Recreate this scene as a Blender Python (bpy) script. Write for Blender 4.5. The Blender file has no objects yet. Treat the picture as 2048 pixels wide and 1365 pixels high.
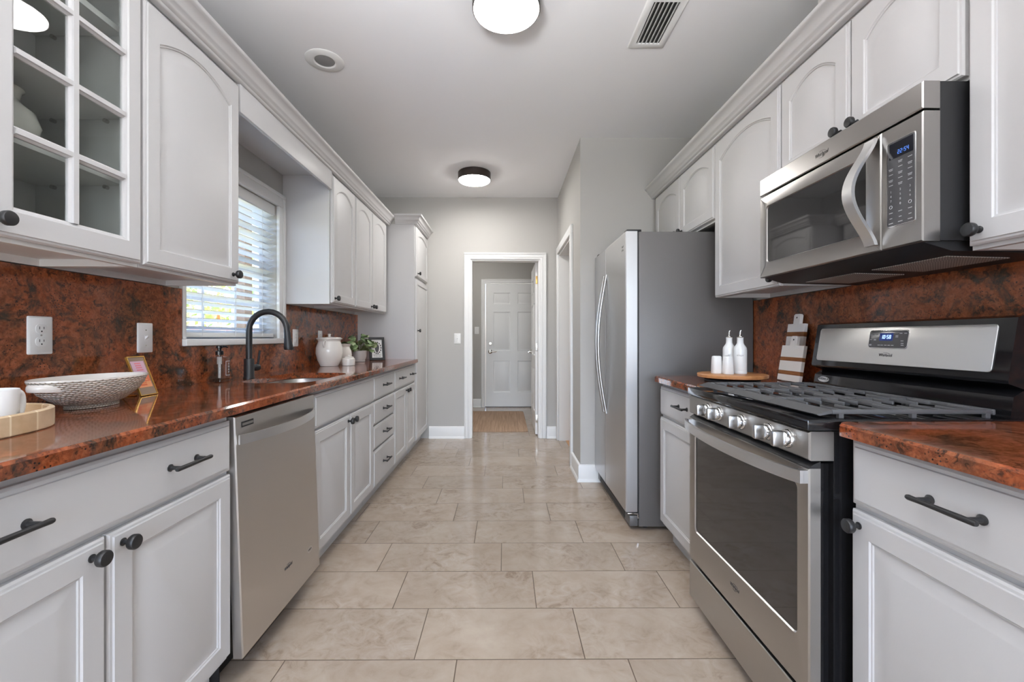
import bpy, bmesh, math, random
from mathutils import Vector, Matrix
random.seed(7)
PI = math.pi
S = bpy.context.scene
COL = S.collection

# ------------------------------------------------------------------ camera, sky, light, exposure
cam_d = bpy.data.cameras.new('camera')
cam = bpy.data.objects.new('camera', cam_d)
COL.objects.link(cam)
S.camera = cam
cam_d.sensor_width = 36.0
cam_d.lens = 870.0 / 2048 * 36.0
cam_d.shift_x = 0.0046
cam_d.shift_y = -0.00366
cam_d.clip_start = 0.02
cam.location = (0, 0, 1.125)
cam.rotation_euler = (PI / 2, 0, -math.radians(0.3))

S.view_settings.view_transform = 'Standard'
S.view_settings.look = 'None'
S.view_settings.gamma = 1.0
S.view_settings.exposure = 0.07
S.view_settings.use_curve_mapping = False

W = bpy.data.worlds.new('sky')
S.world = W
W.use_nodes = True
wn = W.node_tree
bg = wn.nodes['Background']
sky = wn.nodes.new('ShaderNodeTexSky')
sky.sky_type = 'NISHITA'
sky.sun_disc = False
sky.sun_elevation = math.radians(48)
sky.sun_rotation = math.radians(60)
sky.air_density = .6
sky.dust_density = 3.0
wn.links.new(sky.outputs[0], bg.inputs[0])
bg.inputs[1].default_value = 3.0

def lamp(name, kind, loc, rot, energy, color=(1, 1, 1), **kw):
    d = bpy.data.lights.new(name, kind)
    d.energy = energy
    d.color = color
    for k, v in kw.items():
        setattr(d, k, v)
    o = bpy.data.objects.new(name, d)
    COL.objects.link(o)
    o.location = loc
    o.rotation_euler = rot
    return o

# sun over the yard (the roof keeps it out of the kitchen)
lamp('sun', 'SUN', (6, -4, 9), (math.radians(38), 0, math.radians(60)), 9.0, (1, .95, .88), angle=math.radians(1))
# added fill lamp for daylight, at the unseen glass doors behind the camera
lamp('added_back_fill', 'AREA', (0, -3.48, 1.25), (PI / 2, 0, 0), 100.0, (.955, .98, 1), shape='RECTANGLE', size=2.5, size_y=2.1)

# added lamp beside the viewer, bounced off the ceiling like a flash
lamp('ceiling_bounce', 'AREA', (-.45, -.35, 1.7), (PI + math.radians(-27), math.radians(8), 0), 66.0, (.975, .985, 1), shape='DISK', size=.5, spread=math.radians(102))

LAMP_L = 78.0      # radiance of the ceiling light diffusers

# ------------------------------------------------------------------ mesh helpers
class MB:
    def __init__(s, o=(0, 0, 0)):
        s.bm = bmesh.new()
        s.o = Vector(o)
    def v(s, p):
        return s.bm.verts.new(Vector(p) - s.o)
    def f(s, vs):
        try:
            return s.bm.faces.new(vs)
        except ValueError:
            return None
    def box(s, x0, x1, y0, y1, z0, z1, b=0.0, seg=2):
        vs = [s.v((x, y, z)) for x in (x0, x1) for y in (y0, y1) for z in (z0, z1)]
        fs = [s.f([vs[i] for i in q]) for q in ((0, 1, 3, 2), (4, 6, 7, 5), (0, 4, 5, 1), (2, 3, 7, 6), (0, 2, 6, 4), (1, 5, 7, 3))]
        if b:
            es = list({e for f in fs for e in f.edges})
            bmesh.ops.bevel(s.bm, geom=es, offset=b, segments=seg, affect='EDGES', profile=.5)
        return s
    def loops(s, ls, cap0=True, cap1=True):
        L = [[s.v(p) for p in l] for l in ls]
        n = len(L[0])
        for a, b in zip(L, L[1:]):
            for i in range(n):
                s.f([a[i], a[(i + 1) % n], b[(i + 1) % n], b[i]])
        if cap0: s.f(L[0][::-1])
        if cap1: s.f(L[-1])
        return s
    def cyl(s, p0, p1, r0, r1=None, n=16, caps=True):
        r1 = r0 if r1 is None else r1
        p0, p1 = Vector(p0), Vector(p1)
        d = (p1 - p0).normalized()
        a = d.orthogonal().normalized()
        b = d.cross(a)
        ring = lambda p, r: [p + a * (r * math.cos(2 * PI * i / n)) + b * (r * math.sin(2 * PI * i / n)) for i in range(n)]
        return s.loops([ring(p0, r0), ring(p1, r1)], caps, caps)
    def lathe(s, prof, c, axis=(0, 0, 1), n=32, cap0=True, cap1=True, sx=1.0, sy=1.0):
        d = Vector(axis).normalized()
        if abs(d.z) > .99:
            a, b = Vector((1, 0, 0)), Vector((0, 1, 0))
        else:
            a = d.orthogonal().normalized(); b = d.cross(a)
        c = Vector(c)
        ls = [[c + d * h + a * (r * sx * math.cos(2 * PI * i / n)) + b * (r * sy * math.sin(2 * PI * i / n)) for i in range(n)] for r, h in prof]
        return s.loops(ls, cap0, cap1)
    def tube(s, pts, r, n=10, flat=None):
        pts = [Vector(p) for p in pts]
        rs = r if isinstance(r, (list, tuple)) else [r] * len(pts)
        ls = []
        nrm = None
        for i, p in enumerate(pts):
            t = (pts[min(i + 1, len(pts) - 1)] - pts[max(i - 1, 0)]).normalized()
            if nrm is None:
                nrm = t.orthogonal().normalized()
            else:
                nrm = (nrm - t * nrm.dot(t)).normalized()
            bn = t.cross(nrm)
            ls.append([p + nrm * (rs[i] * math.cos(2 * PI * k / n)) + bn * (rs[i] * math.sin(2 * PI * k / n)) for k in range(n)])
        return s.loops(ls)
    def prism(s, pts, mp, d0, d1):
        return s.loops([[mp(a, b, d0) for a, b in pts], [mp(a, b, d1) for a, b in pts]])
    def ribbon(s, pts, wv, t, nv):
        """flat strip: centre line pts, half width vector wv, thickness t along nv(i)"""
        ls = []
        for i, p in enumerate(pts):
            p = Vector(p); n_ = Vector(nv[i]) * t; w = Vector(wv)
            ls.append([p - w, p + w, p + w + n_, p - w + n_])
        return s.loops(ls)
    def build(s, name, mat, parent=None, ang=35, bevel=0.0):
        bmesh.ops.recalc_face_normals(s.bm, faces=s.bm.faces)
        me = bpy.data.meshes.new(name)
        s.bm.to_mesh(me); s.bm.free()
        for m in (mat if isinstance(mat, (list, tuple)) else [mat]):
            me.materials.append(m)
        if ang:
            me.polygons.foreach_set('use_smooth', [True] * len(me.polygons))
            me.set_sharp_from_angle(angle=math.radians(ang))
        o = bpy.data.objects.new(name, me)
        COL.objects.link(o)
        if parent is not None:
            o.parent = parent
        else:
            o.location = s.o
        if bevel:
            m = o.modifiers.new('bevel', 'BEVEL'); m.width = bevel; m.segments = 2; m.limit_method = 'ANGLE'; m.angle_limit = math.radians(40)
        return o

def tag(o, label=None, cat=None, group=None, kind=None):
    if label: o['label'] = label
    if cat: o['category'] = cat
    if group: o['group'] = group
    if kind: o['kind'] = kind
    return o

def thing(name, loc, label, cat, group=None, rot=(0, 0, 0), kind=None):
    o = bpy.data.objects.new(name, None)
    o.empty_display_size = .05
    COL.objects.link(o)
    o.location = loc
    o.rotation_euler = rot
    return tag(o, label, cat, group, kind)

def smooth_pts(pts, n=5):
    P = [Vector(p) for p in pts]
    out = []
    for i in range(len(P) - 1):
        p0, p1, p2, p3 = P[max(i - 1, 0)], P[i], P[i + 1], P[min(i + 2, len(P) - 1)]
        for k in range(n):
            s = k / n
            out.append(.5 * ((2 * p1) + (p2 - p0) * s + (2 * p0 - 5 * p1 + 4 * p2 - p3) * s * s + (3 * p1 - p0 - 3 * p2 + p3) * s ** 3))
    return out + [P[-1]]

def rrect(cx, cy, hx, hy, r, n=6):
    """rounded rectangle, 4*(n+1) points"""
    out = []
    for (sx, sy, a0) in ((1, 1, 0), (-1, 1, PI / 2), (-1, -1, PI), (1, -1, 3 * PI / 2)):
        for i in range(n + 1):
            a = a0 + PI / 2 * i / n
            out.append((cx + sx * (hx - r) + r * math.cos(a), cy + sy * (hy - r) + r * math.sin(a)))
    return out

# ------------------------------------------------------------------ materials
def srgb(r, g, b):
    f = lambda c: (c / 255 / 12.92) if c / 255 <= .04045 else ((c / 255 + .055) / 1.055) ** 2.4
    return (f(r), f(g), f(b), 1)

def mat(name, col, rough=.5, metal=0.0, spec=.5, emit=None, es=0.0, coat=0.0):
    m = bpy.data.materials.new(name)
    m.use_nodes = True
    b = m.node_tree.nodes['Principled BSDF']
    b.inputs['Base Color'].default_value = col if len(col) == 4 else (*col, 1)
    b.inputs['Roughness'].default_value = rough
    b.inputs['Metallic'].default_value = metal
    b.inputs['Specular IOR Level'].default_value = spec
    if coat:
        b.inputs['Coat Weight'].default_value = coat
        b.inputs['Coat Roughness'].default_value = .05
    if emit:
        b.inputs['Emission Color'].default_value = emit if len(emit) == 4 else (*emit, 1)
        b.inputs['Emission Strength'].default_value = es
    return m

class NT:
    def __init__(s, m):
        s.t = m.node_tree
        s.b = s.t.nodes['Principled BSDF']
    def n(s, typ, **kw):
        nd = s.t.nodes.new(typ)
        for k, v in kw.items():
            if k.startswith('i_'):
                key = k[2:]
                key = int(key) if key.isdigit() else key.replace('_', ' ')
                if hasattr(v, 'bl_idname') or hasattr(v, 'is_output'):
                    s.l(v, nd.inputs[key])
                else:
                    nd.inputs[key].default_value = v
            else:
                setattr(nd, k, v)
        return nd
    def l(s, a, b):
        s.t.links.new(a.outputs[0] if hasattr(a, 'outputs') else a, b)
    def math(s, op, a, b=0.0, c=None):
        nd = s.t.nodes.new('ShaderNodeMath'); nd.operation = op
        for i, v in enumerate((a, b, c)):
            if v is None: continue
            if isinstance(v, (int, float)): nd.inputs[i].default_value = v
            else: s.l(v, nd.inputs[i])
        return nd.outputs[0]
    def coord(s, scale=(1, 1, 1), out='Object', loc=(0, 0, 0)):
        tc = s.n('ShaderNodeTexCoord')
        mp = s.n('ShaderNodeMapping')
        mp.inputs['Scale'].default_value = scale
        mp.inputs['Location'].default_value = loc
        s.l(tc.outputs[out], mp.inputs[0])
        return mp.outputs[0]
    def noise(s, vec, scale, detail=4, rough=.5, dist=0.0):
        nd = s.n('ShaderNodeTexNoise')
        nd.inputs['Scale'].default_value = scale
        nd.inputs['Detail'].default_value = detail
        nd.inputs['Roughness'].default_value = rough
        nd.inputs['Distortion'].default_value = dist
        if vec is not None: s.l(vec, nd.inputs['Vector'])
        return nd.outputs[0]
    def ramp(s, fac, stops, interp='LINEAR'):
        nd = s.n('ShaderNodeValToRGB')
        cr = nd.color_ramp
        cr.interpolation = interp
        while len(cr.elements) < len(stops): cr.elements.new(.5)
        for e, (p, c) in zip(cr.elements, stops):
            e.position = p
            e.color = c if not isinstance(c, (int, float)) else (c, c, c, 1)
        s.l(fac, nd.inputs[0])
        return nd.outputs[0]
    def mix(s, fac, a, b, blend='MIX'):
        nd = s.n('ShaderNodeMix', data_type='RGBA', blend_type=blend)
        for k, v in ((0, fac), (6, a), (7, b)):
            if isinstance(v, (int, float)): nd.inputs[k].default_value = v
            elif isinstance(v, tuple): nd.inputs[k].default_value = v
            else: s.l(v, nd.inputs[k])
        return nd.outputs[2]
    def bump(s, h, strength=.2, dist=.01):
        nd = s.n('ShaderNodeBump')
        nd.inputs['Strength'].default_value = strength
        nd.inputs['Distance'].default_value = dist
        s.l(h, nd.inputs['Height'])
        s.l(nd.outputs[0], s.b.inputs['Normal'])

def m_paint(name, col, rough=.6, sc=220, st=.05, spec=.4):
    m = mat(name, col, rough, spec=spec)
    t = NT(m)
    t.bump(t.noise(t.coord(), sc, 2), st, .002)
    return m

def m_granite(name, rough=.07, gain=(1, 1, 1, 1)):
    m = mat(name, (.3, .1, .05), rough, spec=.5)
    t = NT(m)
    big = t.noise(t.coord(), 2.3, 4, .55, 1.0)
    mid = t.noise(t.coord(loc=(3, 1, 7)), 15, 6, .7, .9)
    fine = t.noise(t.coord(loc=(1, 5, 2)), 70, 5, .7, .4)
    cloud = t.noise(t.coord(loc=(8, 2, 4)), 5.5, 6, .68, 1.6)
    speck = t.noise(t.coord(loc=(4, 9, 1)), 46, 4, .62, 1.1)
    base = t.ramp(mid, [(.28, srgb(70, 36, 22)), (.43, srgb(116, 56, 32)), (.54, srgb(142, 70, 40)), (.70, srgb(160, 98, 68))])
    tint = t.ramp(big, [(.34, srgb(104, 66, 46)), (.46, srgb(156, 66, 28)), (.56, srgb(122, 58, 34)), (.70, srgb(84, 58, 42))])
    a = t.mix(.45, base, tint)
    grain = t.ramp(fine, [(.34, srgb(52, 34, 26)), (.47, srgb(120, 70, 48)), (.60, srgb(172, 106, 74))])
    a = t.mix(.33, a, grain)
    dk = t.math('MULTIPLY', t.ramp(cloud, [(.47, 0.0), (.60, 1.0)]), t.ramp(mid, [(.42, .95), (.60, .25)]))
    a = t.mix(dk, a, srgb(54, 44, 36))
    sp = t.math('MULTIPLY', t.ramp(speck, [(.545, 0.0), (.615, .72)]), t.ramp(cloud, [(.36, .35), (.52, 1.0)]))
    a = t.mix(sp, a, srgb(34, 27, 23))
    vo = t.n('ShaderNodeTexVoronoi'); vo.inputs['Scale'].default_value = 120
    t.l(t.coord(), vo.inputs['Vector'])
    spk = t.ramp(vo.outputs[0], [(.16, .95), (.30, 0.0)])
    msk = t.ramp(t.noise(t.coord(loc=(2, 2, 9)), 20, 4, .6), [(.46, 0.0), (.58, 1.0)])
    a = t.mix(t.math('MULTIPLY', spk, msk), a, srgb(28, 23, 21))
    if gain != (1, 1, 1, 1):
        a = t.mix(1.0, a, gain, 'MULTIPLY')
    t.l(a, t.b.inputs['Base Color'])
    return m

def m_tile():
    m = mat('travertine_floor_tile', (.5, .42, .36), .16, spec=.5)
    t = NT(m)
    tc = t.n('ShaderNodeTexCoord')
    sep = t.n('ShaderNodeSeparateXYZ'); t.l(tc.outputs['Object'], sep.inputs[0])
    X, Y = sep.outputs[0], sep.outputs[1]
    P, L = .2862, .597
    yy = t.math('DIVIDE', t.math('SUBTRACT', Y, 1.518), P)
    k = t.math('FLOOR', yy)
    fy = t.math('SUBTRACT', yy, k)
    xx = t.math('DIVIDE', t.math('ADD', t.math('ADD', X, .317), t.math('MULTIPLY', k, L / 4)), L)
    j = t.math('FLOOR', xx)
    fx = t.math('SUBTRACT', xx, j)
    dx = t.math('MULTIPLY', t.math('MINIMUM', fx, t.math('SUBTRACT', 1.0, fx)), L)
    dy = t.math('MULTIPLY', t.math('MINIMUM', fy, t.math('SUBTRACT', 1.0, fy)), P)
    d = t.math('MINIMUM', dx, dy)
    grout = t.ramp(t.math('MULTIPLY', d, 100.0), [(.13, 1.0), (.22, 0.0)])
    cmb = t.n('ShaderNodeCombineXYZ'); t.l(j, cmb.inputs[0]); t.l(k, cmb.inputs[1])
    wn_ = t.n('ShaderNodeTexWhiteNoise'); t.l(cmb, wn_.inputs[0])
    off = t.n('ShaderNodeVectorMath', operation='SCALE'); off.inputs['Scale'].default_value = 9.0
    t.l(wn_.outputs['Color'], off.inputs[0])
    add = t.n('ShaderNodeVectorMath', operation='ADD')
    t.l(tc.outputs['Object'], add.inputs[0]); t.l(off.outputs[0], add.inputs[1])
    cv = add.outputs[0]
    n1 = t.noise(cv, 3.0, 6, .6, 1.2)
    n2 = t.noise(cv, 14, 8, .68, 1.0)
    c1 = t.ramp(n1, [(.3, srgb(165, 148, 132)), (.5, srgb(180, 165, 150)), (.7, srgb(190, 177, 163))])
    c2 = t.ramp(n2, [(.32, srgb(134, 116, 100)), (.47, srgb(172, 156, 141)), (.7, srgb(192, 180, 168))])
    pm = t.ramp(t.noise(cv, 2.3, 3, .5), [(.42, .12), (.62, .75)])
    a = t.mix(pm, c1, c2)
    rnd = t.ramp(wn_.outputs['Value'], [(0.0, (.86, .855, .85, 1)), (1.0, (.97, .96, .95, 1))])
    a = t.mix(1.0, a, rnd, 'MULTIPLY')
    a = t.mix(grout, a, srgb(92, 76, 62))
    t.l(a, t.b.inputs['Base Color'])
    t.l(t.ramp(grout, [(0, .13), (1, .7)]), t.b.inputs['Roughness'])
    t.bump(t.math('SUBTRACT', 1.0, grout), .5, .002)
    return m

def m_steel(name, col=(.56, .55, .54), rough=.3, stretch=(2, 2, 240), st=.02):
    m = mat(name, col, rough, 1.0)
    return m

def m_glass(name, tint=(1, 1, 1, 1), refl=.9):
    m = bpy.data.materials.new(name)
    m.use_nodes = True
    t = m.node_tree
    t.nodes.clear()
    out = t.nodes.new('ShaderNodeOutputMaterial')
    mx = t.nodes.new('ShaderNodeMixShader')
    tr = t.nodes.new('ShaderNodeBsdfTransparent'); tr.inputs[0].default_value = tint
    gl = t.nodes.new('ShaderNodeBsdfGlossy'); gl.inputs['Roughness'].default_value = .01
    gl.inputs[0].default_value = (refl, refl, refl, 1)
    fr = t.nodes.new('ShaderNodeFresnel'); fr.inputs[0].default_value = 1.5
    ge = t.nodes.new('ShaderNodeNewGeometry')
    sb = t.nodes.new('ShaderNodeMath'); sb.operation = 'SUBTRACT'; sb.inputs[0].default_value = 1.0
    t.links.new(ge.outputs['Backfacing'], sb.inputs[1])
    ml_ = t.nodes.new('ShaderNodeMath'); ml_.operation = 'MULTIPLY'
    t.links.new(fr.outputs[0], ml_.inputs[0]); t.links.new(sb.outputs[0], ml_.inputs[1])
    t.links.new(ml_.outputs[0], mx.inputs[0]); t.links.new(tr.outputs[0], mx.inputs[1]); t.links.new(gl.outputs[0], mx.inputs[2])
    t.links.new(mx.outputs[0], out.inputs[0])
    return m

def m_wood(name, c1, c2, sc=(30, 3, 30), rough=.4, scale=1.0):
    m = mat(name, c1, rough)
    t = NT(m)
    n = t.noise(t.coord(sc), scale, 6, .6, .6)
    t.l(t.ramp(n, [(.3, c1), (.7, c2)]), t.b.inputs['Base Color'])
    return m

M = {}
M['cab'] = m_paint('white_cabinet_paint', srgb(200, 199, 199), .45, 260, .02, .5)
M['cab_in'] = m_paint('cabinet_interior_white', srgb(222, 221, 219), .5)
M['wall'] = m_paint('greige_wall_paint', srgb(184, 182, 178), .75, 300, .06)
M['ceil'] = m_paint('ceiling_paint', srgb(243, 243, 245), .85, 250, .05)
M['trim'] = m_paint('white_trim_paint', srgb(235, 235, 234), .4, 200, .01)
M['steel_m'] = m_steel('warm_grey_stainless', (.385, .37, .355), .28)
M['steel_f2'] = m_steel('lit_brushed_fascia', (.68, .67, .655), .38)  # base colour lightened for the ceiling light this fascia reflects
M['tile'] = m_tile()
M['gran'] = m_granite('red_granite_polished', .07, (1.0, 1.02, .92, 1))
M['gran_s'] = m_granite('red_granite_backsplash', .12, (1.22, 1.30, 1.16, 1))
M['steel'] = m_steel('brushed_stainless', (.47, .46, .445))
M['steel_v'] = m_steel('brushed_stainless_vertical', (.63, .61, .59), .32, (60, 60, 1))
M['steel_hi'] = m_steel('bright_stainless', (.78, .78, .78), .34)
M['chrome'] = mat('chrome', (.7, .7, .7), .12, 1.0)
M['nickel'] = mat('satin_nickel', (.62, .6, .56), .25, 1.0)
M['brass'] = mat('aged_brass', srgb(196, 160, 96), .3, 1.0)
M['gold'] = mat('gold_frame', srgb(226, 182, 96), .22, 1.0)
M['black_m'] = mat('matte_black_metal', (.014, .014, .015), .42, .0, .5)
M['black_g'] = mat('gloss_black_enamel', (.008, .008, .009), .08, 0, .5)
M['black_p'] = mat('black_plastic', (.012, .012, .013), .45)
M['grate'] = mat('cast_iron', (.085, .085, .088), .45)
M['fridge_side'] = m_paint('charcoal_painted_steel', srgb(98, 96, 95), .33, 420, .25, .45)
M['dark_glass'] = mat('dark_oven_glass', (.02, .02, .021), .04, 0, .8)
M['glass'] = m_glass('clear_glass')
M['cglass'] = m_glass('cabinet_glass', (.86, .88, .87, 1))
M['soapg'] = m_glass('smoky_clear_plastic', (.80, .785, .77, 1), 1.0)
M['cer'] = mat('white_glazed_ceramic', srgb(226, 221, 214), .12, 0, .5)
M['cer_w'] = mat('white_matte_ceramic', srgb(232, 232, 231), .3)
M['pot'] = mat('pale_grey_pot', srgb(196, 190, 186), .5)
M['plate'] = mat('white_plastic_plate', srgb(236, 236, 235), .3)
M['slot'] = mat('dark_slot', (.02, .02, .02), .6)
M['leaf'] = mat('green_leaf', srgb(98, 128, 74), .5)
M['stem'] = mat('green_stem', srgb(86, 96, 52), .6)
M['soil'] = mat('potting_soil', srgb(58, 44, 34), .9)
M['wood'] = m_wood('light_acacia', srgb(196, 142, 92), srgb(160, 104, 60), (6, 30, 30))
M['floor_wood'] = m_wood('oak_floor', srgb(206, 160, 112), srgb(178, 128, 82), (3, 40, 3), .35)
M['blind'] = mat('white_blind_slat', srgb(238, 238, 236), .4)
M['print_k'] = mat('dark_lettering', (.05, .05, .055), .5)
M['print_g'] = mat('grey_lettering', srgb(150, 150, 150), .5)
M['print_w'] = mat('white_lettering', srgb(215, 215, 218), .5)
M['print_d'] = mat('pale_grey_legends', srgb(172, 172, 174), .5)
M['lcd'] = mat('display_black', (.006, .007, .012), .1)
M['led'] = mat('blue_digits', (.05, .1, .3), .5, emit=srgb(80, 135, 235), es=.8)
M['led_w'] = mat('pale_blue_digits', (.2, .3, .6), .5, emit=srgb(170, 205, 255), es=2.2)
M['lcd_b'] = mat('blue_display', (.01, .02, .08), .1, emit=srgb(20, 48, 120), es=.5)
M['ctrl'] = mat('charcoal_touch_panel', srgb(70, 70, 72), .2)
M['bronze'] = mat('dark_bronze', srgb(66, 58, 54), .4, .6)
M['diff'] = mat('lamp_diffuser', (.9, .9, .88), .4, emit=(1, .975, .94), es=LAMP_L)
M['diff_n'] = mat('lamp_diffuser_dimmer', (.9, .9, .88), .4, emit=(1, .975, .94), es=LAMP_L * .30)
M['canlens'] = mat('frosted_lens_off', srgb(138, 138, 138), .35)

# ------------------------------------------------------------------ room shell
XL, XR, YF, YB, ZC = -1.445, 1.472, 4.85, -3.5, 2.684
def struct(name, mb, m, label, cat, parent=None, ang=35):
    o = mb.build(name, m, parent, ang)
    if parent is None:
        tag(o, label, cat, kind='structure')
    return o

struct('floor', MB().box(XL - .1, .66, YB, 7.12, -.08, 0).box(.66, XR + .1, YB, 3.5, -.08, 0).box(.66, 1.5, 4.97, 7.12, -.08, 0), M['tile'], 'beige travertine tile floor in staggered rows', 'floor')
struct('floor', MB((1, 4, 0)).box(.6605, 3.2, 3.5005, 4.9695, -.08, .004), M['floor_wood'], 'strip of orange wood floor seen through the side doorway', 'floor')
struct('ceiling', MB().box(-2.2, 3.4, YB - .1, 7.2, ZC, ZC + .12), M['ceil'], 'flat pale grey ceiling over the galley kitchen', 'ceiling')
# left wall with the window hole  (hole y 1.955-2.757, z 1.12-1.955)
WY0, WY1, WZ0, WZ1 = 1.955, 2.757, 1.118, 1.955
struct('wall_left', MB().box(XL - .14, XL, YB, WY0, 0, ZC).box(XL - .14, XL, WY1, 5.0, 0, ZC).box(XL - .14, XL, WY0, WY1, 0, WZ0).box(XL - .14, XL, WY0, WY1, WZ1, ZC), M['wall'], 'greige wall on the left behind the cabinets and window', 'wall')
struct('wall_right', MB().box(XR, XR + .12, YB, 3.52, 0, ZC), M['wall'], 'greige wall on the right behind the range', 'wall')
DX0, DX1, DZ = -.384, .390, 1.995
struct('wall_far', MB().box(XL, DX0, YF, YF + .12, 0, ZC).box(DX1, .71, YF, YF + .12, 0, ZC).box(DX0, DX1, YF, YF + .12, DZ, ZC), M['wall'], 'far greige wall with the open doorway to the hall', 'wall')
# partition beside the fridge: front face y 3.395, corridor face x .59, side doorway y 3.80-4.74
PX = .588
struct('wall_partition', MB().box(PX, 1.6, 3.395, 3.51, 0, ZC).box(PX, PX + .12, 3.51, 3.83, 0, ZC).box(PX, PX + .12, 4.74, YF, 0, ZC).box(PX, PX + .12, 3.83, 4.74, 2.03, ZC), M['wall'], 'greige wall stub beside the refrigerator with the side doorway', 'wall')
struct('wall_side_room', MB().box(3.2, 3.3, 3.4, 5.2, 0, ZC).box(.71, 3.3, YF + .12, YF + .22, 0, ZC).box(1.6, 3.3, 3.395, 3.51, 0, ZC), M['wall'], 'greige walls of the room through the side doorway', 'wall')
struct('wall_hall', MB().box(-1.25, -1.15, YF + .12, 7.12, 0, ZC).box(1.2, 1.3, YF + .22, 7.12, 0, ZC).box(-1.15, -.333, 7.0, 7.12, 0, ZC).box(.62, 1.2, 7.0, 7.12, 0, ZC).box(-.333, .62, 7.0, 7.12, 2.0, ZC), M['wall'], 'grey hall walls around the white six panel door', 'wall')
# back of the room behind the camera, with big glass doors to the outside
struct('wall_back', MB().box(XL - .1, -1.3, YB - .12, YB, 0, ZC).box(1.3, XR + .12, YB - .12, YB, 0, ZC).box(-1.3, 1.3, YB - .12, YB, 2.35, ZC), M['wall'], 'greige back wall around the glass doors', 'wall')
dk = MB()
for a in (-1.3, -.03, 1.24): dk.box(a, a + .06, YB - .1, YB - .05, 0, 2.35)
dk.box(-1.3, 1.3, YB - .1, YB - .05, 2.29, 2.35).box(-1.3, 1.3, YB - .1, YB - .05, 0, .06)
struct('door_3', dk, M['trim'], 'white framed glass patio doors behind the viewer', 'door')

def mitre(path, prof, z0, closed=False):
    """sweep profile [(out,up)] along a 2D path; outward = right hand side of travel; returns loops"""
    P = [Vector((a, b)) for a, b in path]
    ls = []
    for i, p in enumerate(P):
        ds = []
        if i > 0: ds.append((P[i] - P[i - 1]).normalized())
        if i < len(P) - 1: ds.append((P[i + 1] - P[i]).normalized())
        ns = [Vector((d.y, -d.x)) for d in ds]
        n = ns[0] if len(ns) == 1 else (ns[0] + ns[1]).normalized()
        k = 1.0 if len(ns) == 1 else 1.0 / max(.2, n.dot(ns[0]))
        ls.append([(p.x + n.x * k * o, p.y + n.y * k * o, z0 + u) for o, u in prof])
    return ls

BASEP = [(0, 0), (.028, 0), (.026, .012), (.018, .022), (.016, .024), (.016, .118), (.012, .128), (.006, .132), (0, .134)]
def baseboard(name, path, label):
    # outward is to the right of travel
    struct(name, MB().loops(mitre(path, BASEP, 0.0)), M['trim'], label, 'baseboard')
baseboard('baseboard_far_left', [(-.845, YF - .001), (-.452, YF - .001)], 'short white baseboard left of the far doorway')
baseboard('baseboard_far_right', [(.464, YF - .001), (PX - .001, YF - .001)], 'short white baseboard right of the far doorway')
baseboard('baseboard_partition', [(PX - .001, 3.755), (PX - .001, 3.394), (.80, 3.394)], 'white baseboard wrapping the wall stub by the refrigerator')
baseboard('baseboard_hall', [(-1.14, 6.999), (-.385, 6.999)], 'white baseboard left of the hall door')

def casing_y(name, x0, x1, z1, yf, w, d, label):
    """door casing in a plane y = yf, facing -y"""
    mb = MB()
    for (a, b) in ((x0 - w, x0), (x1, x1 + w)):
        mb.box(a, b, yf - d * .7, yf - .0005, 0, z1)
    mb.box(x0 - w, x1 + w, yf - d * .7, yf - .0005, z1, z1 + w)
    e = .016
    for (a, b) in ((x0 - w, x0 - w + e), (x1 + w - e, x1 + w)):
        mb.box(a, b, yf - d, yf - d * .7, 0, z1 + w - e, .003)
    mb.box(x0 - w, x1 + w, yf - d, yf - d * .7, z1 + w - e, z1 + w, .003)
    for (a, b) in ((x0 - .03, x0 - .018), (x1 + .018, x1 + .03)):
        mb.box(a, b, yf - d * .85, yf - d * .7, 0, z1 + .018, .002)
    mb.box(x0 - .03, x1 + .03, yf - d * .85, yf - d * .7, z1 + .018, z1 + .03, .002)
    return mb
t1 = casing_y('trim_1', DX0, DX1, DZ, YF, .069, .024, '')
t1.box(DX0 - .0, DX0 + .018, YF - .0, YF + .12, 0, DZ).box(DX1 - .018, DX1, YF, YF + .12, 0, DZ).box(DX0 + .018, DX1 - .018, YF, YF + .12, DZ - .018, DZ)
struct('trim_1', t1, M['trim'], 'white casing and jamb of the far doorway', 'trim')
t2 = MB()
w, d = .075, .022
for a, b in ((3.83 - w, 3.83), (4.74, 4.74 + w)):
    t2.box(PX - d, PX - .0005, a, b, 0, 2.03, .003)
t2.box(PX - d, PX - .0005, 3.83 - w, 4.74 + w, 2.03, 2.03 + w, .003)
t2.box(PX, PX + .12, 3.83, 3.848, 0, 2.03).box(PX, PX + .12, 4.722, 4.74, 0, 2.03).box(PX, PX + .12, 3.848, 4.722, 2.012, 2.03)
struct('trim_2', t2, M['trim'], 'white casing of the side doorway past the refrigerator', 'trim')
HX0, HX1, HZ = -.333, .62, 2.0
t3 = casing_y('trim_3', HX0 + .02, HX1 - .02, HZ - .01, 7.0, .068, .022, '')
struct('trim_3', t3, M['trim'], 'white casing around the six panel hall door', 'trim')

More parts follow.
